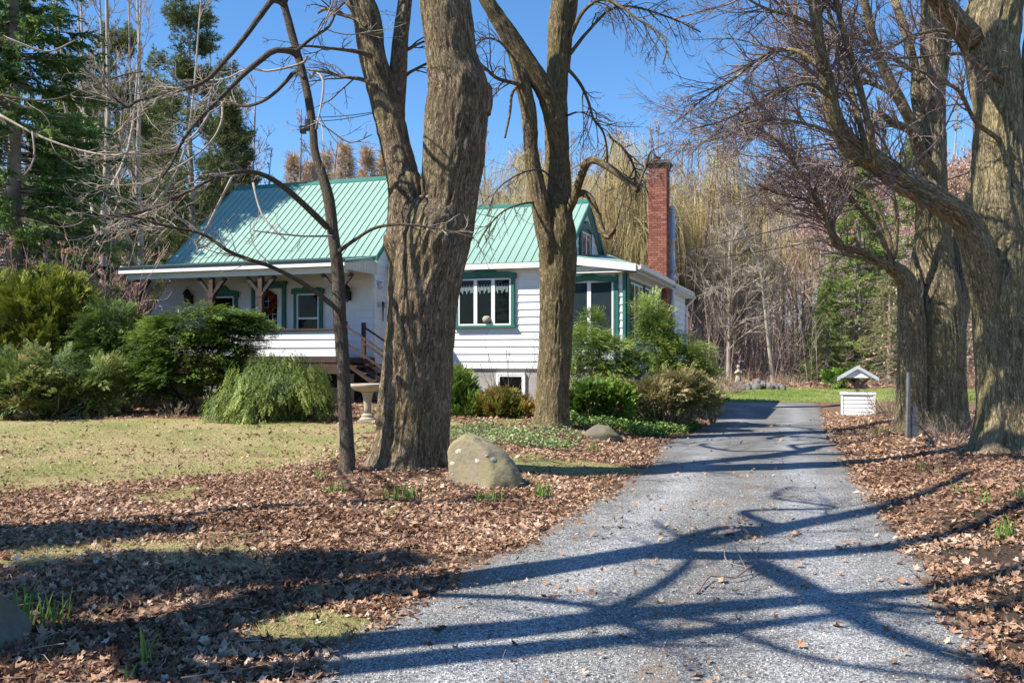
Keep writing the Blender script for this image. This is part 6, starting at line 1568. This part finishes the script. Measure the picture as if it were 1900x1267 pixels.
for (px, py, s) in [(851, 838, .042), (839, 860, .036), (884, 856, .036), (914, 852, .044), (841, 880, .015), (902, 845, .018)]:
    k = int(np.argmin((sx_-px)**2 + (sy_-py)**2 + 400*np.maximum(0, W[:, 1]-b[1]+.05)))
    q = V[k]; nrm = unit(np.array(o.data.vertices[k].normal)); nrm = nrm if nrm[1] < 0 else -nrm; A = unit(np.cross(nrm, [0, 0, 1.])); B = np.cross(nrm, A)
    mb = MB(); an = np.linspace(0, 6.28, 13)[:-1]; rr_ = rng.uniform(.75, 1.2, 12)
    ring = [q + nrm*.004 + (A*math.cos(t)*s*1.0 + B*math.sin(t)*s*.7)*rr_[i] - nrm*s*.05 for i, t in enumerate(an)]
    V_ = ring + [q + nrm*.012]
    mb.add(V_, [], [(i, (i+1) % 12, 12) for i in range(12)]); mb.build('lichen_spot', M['lichen'], o, True)
b = G(1118, 818); b[1] += .25; b[2] = float(H(b[0], b[1])) - .02
boulder('boulder', 'small flat mossy boulder in the bed by the driveway', b, (.72, .5, .28), 8, 'rock_dark', lambda d: np.stack([d[..., 0], d[..., 1], d[..., 2]*np.interp(d[..., 0], [-1, -.3, .4, 1], [.9, 1, .95, .45])], -1), 64, .18)
b = np.array([(-62-950)/F*4.95, 4.95, 0]); b[2] = float(H(b[0], b[1])) - .05
boulder('boulder', 'mossy boulder cut off by the bottom left corner of the view', b, (.56, .7, .30), 12, 'rock_dark', None, 72, .10)
# stone pile
sp_ = empty('stone_pile', G(1408, 721), 0, 'low heap of grey fieldstones beyond the end of the driveway', 'stone pile')
base0 = np.array(sp_.location); r = np.random.default_rng(21)
ms = []
for k in range(5):
    o, _ = boulder('stone', None, (0, 0, 0), (.34, .28, .22), 30+k, 'rock_grey', None, 12, .45, parent=sp_); ms.append(o.data)
    o.location = (r.uniform(-.9, .9), r.uniform(-.3, .3), .02)
for i in range(52):
    x = r.uniform(-1.1, 1.0); y = r.uniform(-.45, .45); o = obj('stone', ms[i % 5], sp_, (x, y, max(0, .20*(1-abs(x)) - .12*abs(y)*2 + r.uniform(-.03, .06))), r.random()*6.28)
    s = r.uniform(.5, 1.15); o.scale = (s, s, s*r.uniform(.6, 1))
# ---- bird bath
b = G(682, 784); b[2] -= .01
bb = empty('bird_bath', b, 0, 'pale stone bird bath half hidden by the twin maple', 'bird bath')
k_ = (b[1]*(784-712)/F)
mb = MB(); mb.box(-.19, .19, -.19, .19, 0, .07); mb.lathe([(.17, .07), (.17, .10), (.12, .13), (.13, .17), (.08, .21)], (0, 0, 0), 24); mb.build('pedestal_foot', M['stone_pale'], bb, bevel=.008)
mb = MB(); mb.lathe([(.08, .20), (.075, .30), (.085, .45), (.11, .60), (.14, .66), (.17, k_-.16)], (0, 0, 0), 24); mb.build('pedestal', M['stone_pale'], bb, True)
mb = MB(); mb.lathe([(.10, k_-.165), (.26, k_-.13), (.36, k_-.05), (.385, k_), (.36, k_+.012), (.33, k_-.01), (.2, k_-.07), (.02, k_-.085)], (0, 0, 0), 32); mb.build('bowl', M['stone_pale'], bb, True)
# ---- wishing well
b = G(1592, 770); b[2] -= .02
wl = empty('wishing_well', b, math.radians(-19), 'small white clapboard wishing well with gable roof right of the driveway', 'wishing well')
q = b[1]/F
wW = 60*q/2; wh = 40*q
mb = MB(); mb.box(-wW+.02, wW-.02, 0, wW*1.6, 0, wh-.01); bx = mb.build('well_box', M['white_siding'], wl)
for i in range(5):
    z0 = .02 + i*(wh-.06)/5; z1 = z0 + (wh-.06)/5
    mb = MB(); mb.hexa([(-wW+.06, 0, z0), (wW-.06, 0, z0), (wW-.06, -.022, z0), (-wW+.06, -.022, z0)], [(-wW+.06, 0, z1), (wW-.06, 0, z1), (wW-.06, -.006, z1), (-wW+.06, -.006, z1)]); mb.build('siding_board', M['white_siding'], bx)
for s in (-1, 1):
    mb = MB(); mb.box(*(sorted((s*wW, s*(wW-.058)))), -.03, 0.03, 0, wh-.01); mb.build('corner_board', M['white_trim'], bx)
mb = MB(); mb.box(-wW-.02, wW+.02, -.05, wW*1.6+.05, wh-.008, wh+.045); mb.build('rim', M['white_trim'], wl)
ht = (770-677)*q; he = (770-700)*q; rw_ = 34*q; dc = wW*.8
mb = MB(); mb.box(-.05, .05, dc-.05, dc+.05, wh+.046, he+.03); mb.build('post', M['brown_wood'], wl)
for s in (-1, 1):
    mb = MB(); mb.beam((s*.04, dc, he-.24), (s*.30, dc, he-.0), .07, .07, (0, 1, 0)); mb.build('brace', M['brown_wood'], wl)
mb = MB(); mb.prism([(-rw_*.82, he+.005), (rw_*.82, he+.005), (0, ht-.06)], 1, dc-.20, dc+.20); mb.build('gable', M['white_siding'], wl)
mb = MB()
for s in (-1, 1):
    mb.hexa([(0, dc-.24, ht-.045), (0, dc+.24, ht-.045), (0, dc+.24, ht-.0), (0, dc-.24, ht-.0)], [(s*rw_*1.06, dc-.24, he-.03), (s*rw_*1.06, dc+.24, he-.03), (s*rw_*1.06, dc+.24, he+.015), (s*rw_*1.06, dc-.24, he+.015)])
rf_ = mb.build('roof', M['roof_green'], wl)
mb = MB()
for s in (-1, 1):
    mb.hexa([(0, dc-.27, ht-.09), (0, dc-.241, ht-.09), (0, dc-.241, ht+.0), (0, dc-.27, ht+.0)], [(s*rw_*1.07, dc-.27, he-.085), (s*rw_*1.07, dc-.241, he-.085), (s*rw_*1.07, dc-.241, he+.018), (s*rw_*1.07, dc-.27, he+.018)])
mb.build('barge_board', flat_mat('greyed white paint', (.46, .49, .53), .7, .15, 6), rf_)
# ---- weathered boards by the broad maple
b = PX(1690, 798, 16.9); b[2] = float(H(b[0], b[1])) - .05
bp = empty('weathered_post', b, .1, 'weathered grey post with short plank leaning by the broad maple', 'post')
mb = MB(); mb.hexa([(-.09, -.03, 0), (-.02, -.03, 0), (-.02, .04, 0), (-.09, .04, 0)], [(-.06, -.03, 1.27), (-.03, -.03, 1.27), (-.03, .04, 1.24), (-.06, .04, 1.24)]); mb.build('post', M['grey_board'], bp)
mb = MB(); mb.hexa([(-.018, -.02, 0), (.15, -.02, 0), (.15, .02, 0), (-.018, .02, 0)], [(-.018, -.02, .50), (.13, -.02, .47), (.13, .02, .47), (-.018, .02, .50)]); mb.build('plank', M['grey_board'], bp)
mb = MB(); mb.box(-.018, .13, -.015, .015, .505, .62); mb.build('plank', M['grey_board'], bp)
# ---- statue and iron trellis
b = G(1370, 716); st_o = empty('garden_statue', b, -.2, 'pale robed garden statue at the edge of the wood', 'statue'); q = b[1]/F
mb = MB(); mb.box(-.16, .16, -.16, .16, 0, .10); mb.build('plinth', M['stone_pale'], st_o)
mb = MB(); mb.lathe([(.15, .10), (.17, .16), (.13, .34), (.11, .50), (.125, .62), (.11, .70), (.045, .76), (.042, .79), (.07, .83), (.078, .88), (.06, .94), (.02, .965)], (0, 0, 0), 16)
mb.tube([(-.11, -.02, .68), (-.14, -.07, .57), (-.08, -.14, .60), (-.02, -.15, .66)], [.04, .04, .034, .028], 8); mb.tube([(.11, -.02, .68), (.13, -.07, .57), (.07, -.14, .60), (.01, -.15, .66)], [.04, .04, .034, .028], 8)
mb.build('statue_figure', M['stone_pale'], st_o, True)
b = G(1403, 714); ir = empty('iron_trellis', b, 0, 'rusty iron garden trellis panel behind the stone heap', 'trellis'); q = b[1]/F
for x in (-.28, .28):
    mb = MB(); mb.box(x-.02, x+.02, -.02, .02, 0, 1.15 if x < 0 else .6); mb.build('post', M['rust_metal'], ir)
mb = MB(); mb.box(-.26, .26, -.012, .012, .50, .53); mb.box(-.26, .26, -.012, .012, .06, .09)
mb.build('rail', M['rust_metal'], ir)
for i in range(7):
    mb = MB(); x = -.21 + i*.07; mb.box(x-.008, x+.008, -.008, .008, .091, .499); mb.build('bar', M['rust_metal'], ir)
# wire plant trellis on the wing wall
b = HW(-.72, -.12, .55); tw = empty('wall_trellis', b, HR, 'thin white wire trellis against the wing wall', 'trellis')
mb = MB()
for x in (-.13, -.04, .05, .14): mb.tube([(x, 0, 0), (x, 0, 1.75)], [.004, .004], 4)
for z in np.arange(.15, 1.8, .22): mb.tube([(-.13, 0, z), (.14, 0, z)], [.003, .003], 4)
mb.tube([(-.13, 0, 1.75), (-.06, 0, 1.85), (.0, 0, 1.76), (.07, 0, 1.85), (.14, 0, 1.75)], [.004]*5, 4)
mb.build('wire', M['galv'], tw)

# ---- bulb clumps
M['bulb'] = foliage_mat('bulb leaves', [(0, (.06, .14, .03)), (.5, (.13, .27, .05)), (.85, (.26, .40, .09)), (1, (.55, .52, .2))], .35, .4)
def clump(px, py, n, h, sp, label, seed, wd=.012):
    r = np.random.default_rng(seed); b = G(px, py); t = empty('daffodil_clump', b, 0, label, 'plant', 'daffodil shoots coming up through the leaves')
    for i in range(n):
        a = r.random()*6.28; q = r.random()**.6*sp; x, y = math.cos(a)*q, math.sin(a)*q*.7
        hh = h*r.uniform(.6, 1.15); ln = np.array([r.normal(0, .16), r.normal(0, .16)])*hh; an = r.random()*3.14; s = np.array([math.cos(an), math.sin(an), 0])*wd*.5
        P0 = np.array([x, y, -.02]); V = []
        for z, w_ in ((0, 1), (.4, 1.1), (.8, .8), (1, .15)):
            c = P0 + np.array([ln[0]*z*z, ln[1]*z*z, hh*z]); V += [c - s*w_, c + s*w_ + np.array([s[1], -s[0], 0])*.25]
        me = mesh_np('leaf', V, np.array([(0, 1, 3, 2), (2, 3, 5, 4), (4, 5, 7, 6)]), M['bulb'], True, {'var': np.clip(np.full(8, r.normal(.5, .2)) + np.repeat([-.1, 0, .05, .2], 2), 0, 1)})
        obj('leaf', me, t)
for i, a in enumerate([
    (590, 890, 12, .16, .12, 'leaf shoots left of the slender tree, nearest the lawn'), (620, 915, 20, .17, .14, 'leaf shoots right at the foot of the slender young tree'),
    (745, 930, 46, .21, .22, 'fullest green shoot clump in front of the twin maple'), (906, 932, 26, .17, .16, 'shoots directly in front of the large boulder'),
    (1007, 924, 30, .21, .10, 'tight shoot clump just right of the large boulder'), (1100, 838, 16, .2, .14, 'shoots in front of the small flat boulder'),
    (1030, 830, 20, .18, .25, 'shoots in the bed between both boulders'), (965, 822, 22, .17, .30, 'scattered shoots behind the large boulder'),
    (85, 1160, 26, .20, .16, 'shaded shoots beside the corner boulder'), (45, 1140, 9, .20, .08, 'shoots directly behind the corner boulder'), (268, 1240, 7, .22, .05, 'single small shoot cluster in the near leaves'), (240, 1275, 3, .12, .03, 'pair of short shoots at the very bottom'),
    (1714, 872, 14, .17, .09, 'shoots on the right bank nearest the drive'), (1745, 882, 8, .15, .10, 'shoots on the right bank just past the nearest'), (1640, 805, 40, .18, .40, 'broad drift of shoots between well and weathered post'),
    (1782, 915, 10, .16, .12, 'shoots below the massive right maple'), (1862, 1000, 14, .22, .09, 'tall shoots in bare soil at the right edge'), (1895, 925, 10, .2, .06, 'shoots cut by the right edge of the view'), (1825, 935, 10, .17, .12, 'shoots between the right maple and the bare soil'), (1805, 960, 5, .12, .08, 'few pale shoots in the bare soil'), (1610, 772, 16, .18, .3, 'green shoots at the left foot of the white well')]):
    clump(*a[:6], seed=700+i)
# strappy pale plant by the layered spruce
b = G(228, 745); t = empty('strappy_plant', b, 0, 'pale strap leaved plant between juniper and layered spruce', 'plant'); r = np.random.default_rng(3)
for i in range(34):
    a = r.random()*6.28; L = r.uniform(.3, .6); V = []; s = np.array([-math.sin(a), math.cos(a), 0])*.014
    for z in (0, .35, .7, 1): c = np.array([math.cos(a)*L*z*.8, math.sin(a)*L*z*.5, L*(z - .62*z*z)*1.1]); V += [c - s*(1.1-z), c + s*(1.1-z)]
    obj('leaf', mesh_np('leaf', V, np.array([(0, 1, 3, 2), (2, 3, 5, 4), (4, 5, 7, 6)]), M['palecover'], True, {'var': np.full(8, r.uniform(.5, 1))}), t)

# ---- fallen branch on the drive
def onroad(px, py, up=.0): g = G(px, py); g[2] = float(HS(g[0], g[1])) + .012 + up; return g
fb = empty('fallen_branch', onroad(1360, 1100), 0, 'broken forked reddish branch lying on the near driveway', 'branch'); o0 = np.array(fb.location)
for pts, r0, r1 in [([(1294, 1122, 0), (1320, 1096, .03), (1360, 1098, .02), (1385, 1088, .05), (1400, 1078, .06), (1410, 1056, .12), (1428, 1053, .13)], .008, .004),
                    ([(1345, 1048, .10), (1347, 1068, .05), (1375, 1076, .03), (1400, 1080, .05)], .003, .006), ([(1362, 1098, .02), (1395, 1092, .03), (1425, 1086, .02)], .005, .003), ([(1385, 1088, .05), (1370, 1070, .10), (1362, 1056, .12)], .004, .002), ([(1400, 1080, .05), (1440, 1075, .04)], .004, .002)]:
    P = np.array([onroad(a, b, c) for a, b, c in pts]) - o0; Q, R = resample(P, np.linspace(r0, r1, len(P)), 16); v_, f_ = tubes(Q[None], R[None], 6)
    obj('twig', mesh_np('twig', v_, f_, M['twig_mauve'], True), fb)
# ---- cables
def cable(label, A, B, sag, r0=.008):
    t = np.linspace(0, 1, 40)[:, None]; P = np.array(A)*(1-t) + np.array(B)*t; P[:, 2] -= sag*4*(t*(1-t))[:, 0]
    v_, f_ = tubes(P[None], np.full((1, 40), r0), 5)
    tag(obj('cable', mesh_np('cable', v_, f_, M['black_metal'], True)), label, 'cable')
a = PX(578, 218, 11.7); b = PX(700, 207, 12.2)
cable('upper of two thin cables tying the young tree to the twin maple', a, b, .02, .005); cable('lower of two thin cables tying the young tree to the twin maple', a - [0, 0, .05], b - [0, 0, .01], .03, .005)
cable('upper overhead wire from the house corner towards the right maples', HW(1.9, 9.5, 5.4), PX(2100, 215, 17), .25, .014); cable('lower overhead wire from the house corner towards the right maples', HW(1.9, 9.5, 5.0), PX(2100, 290, 17), .3, .012)
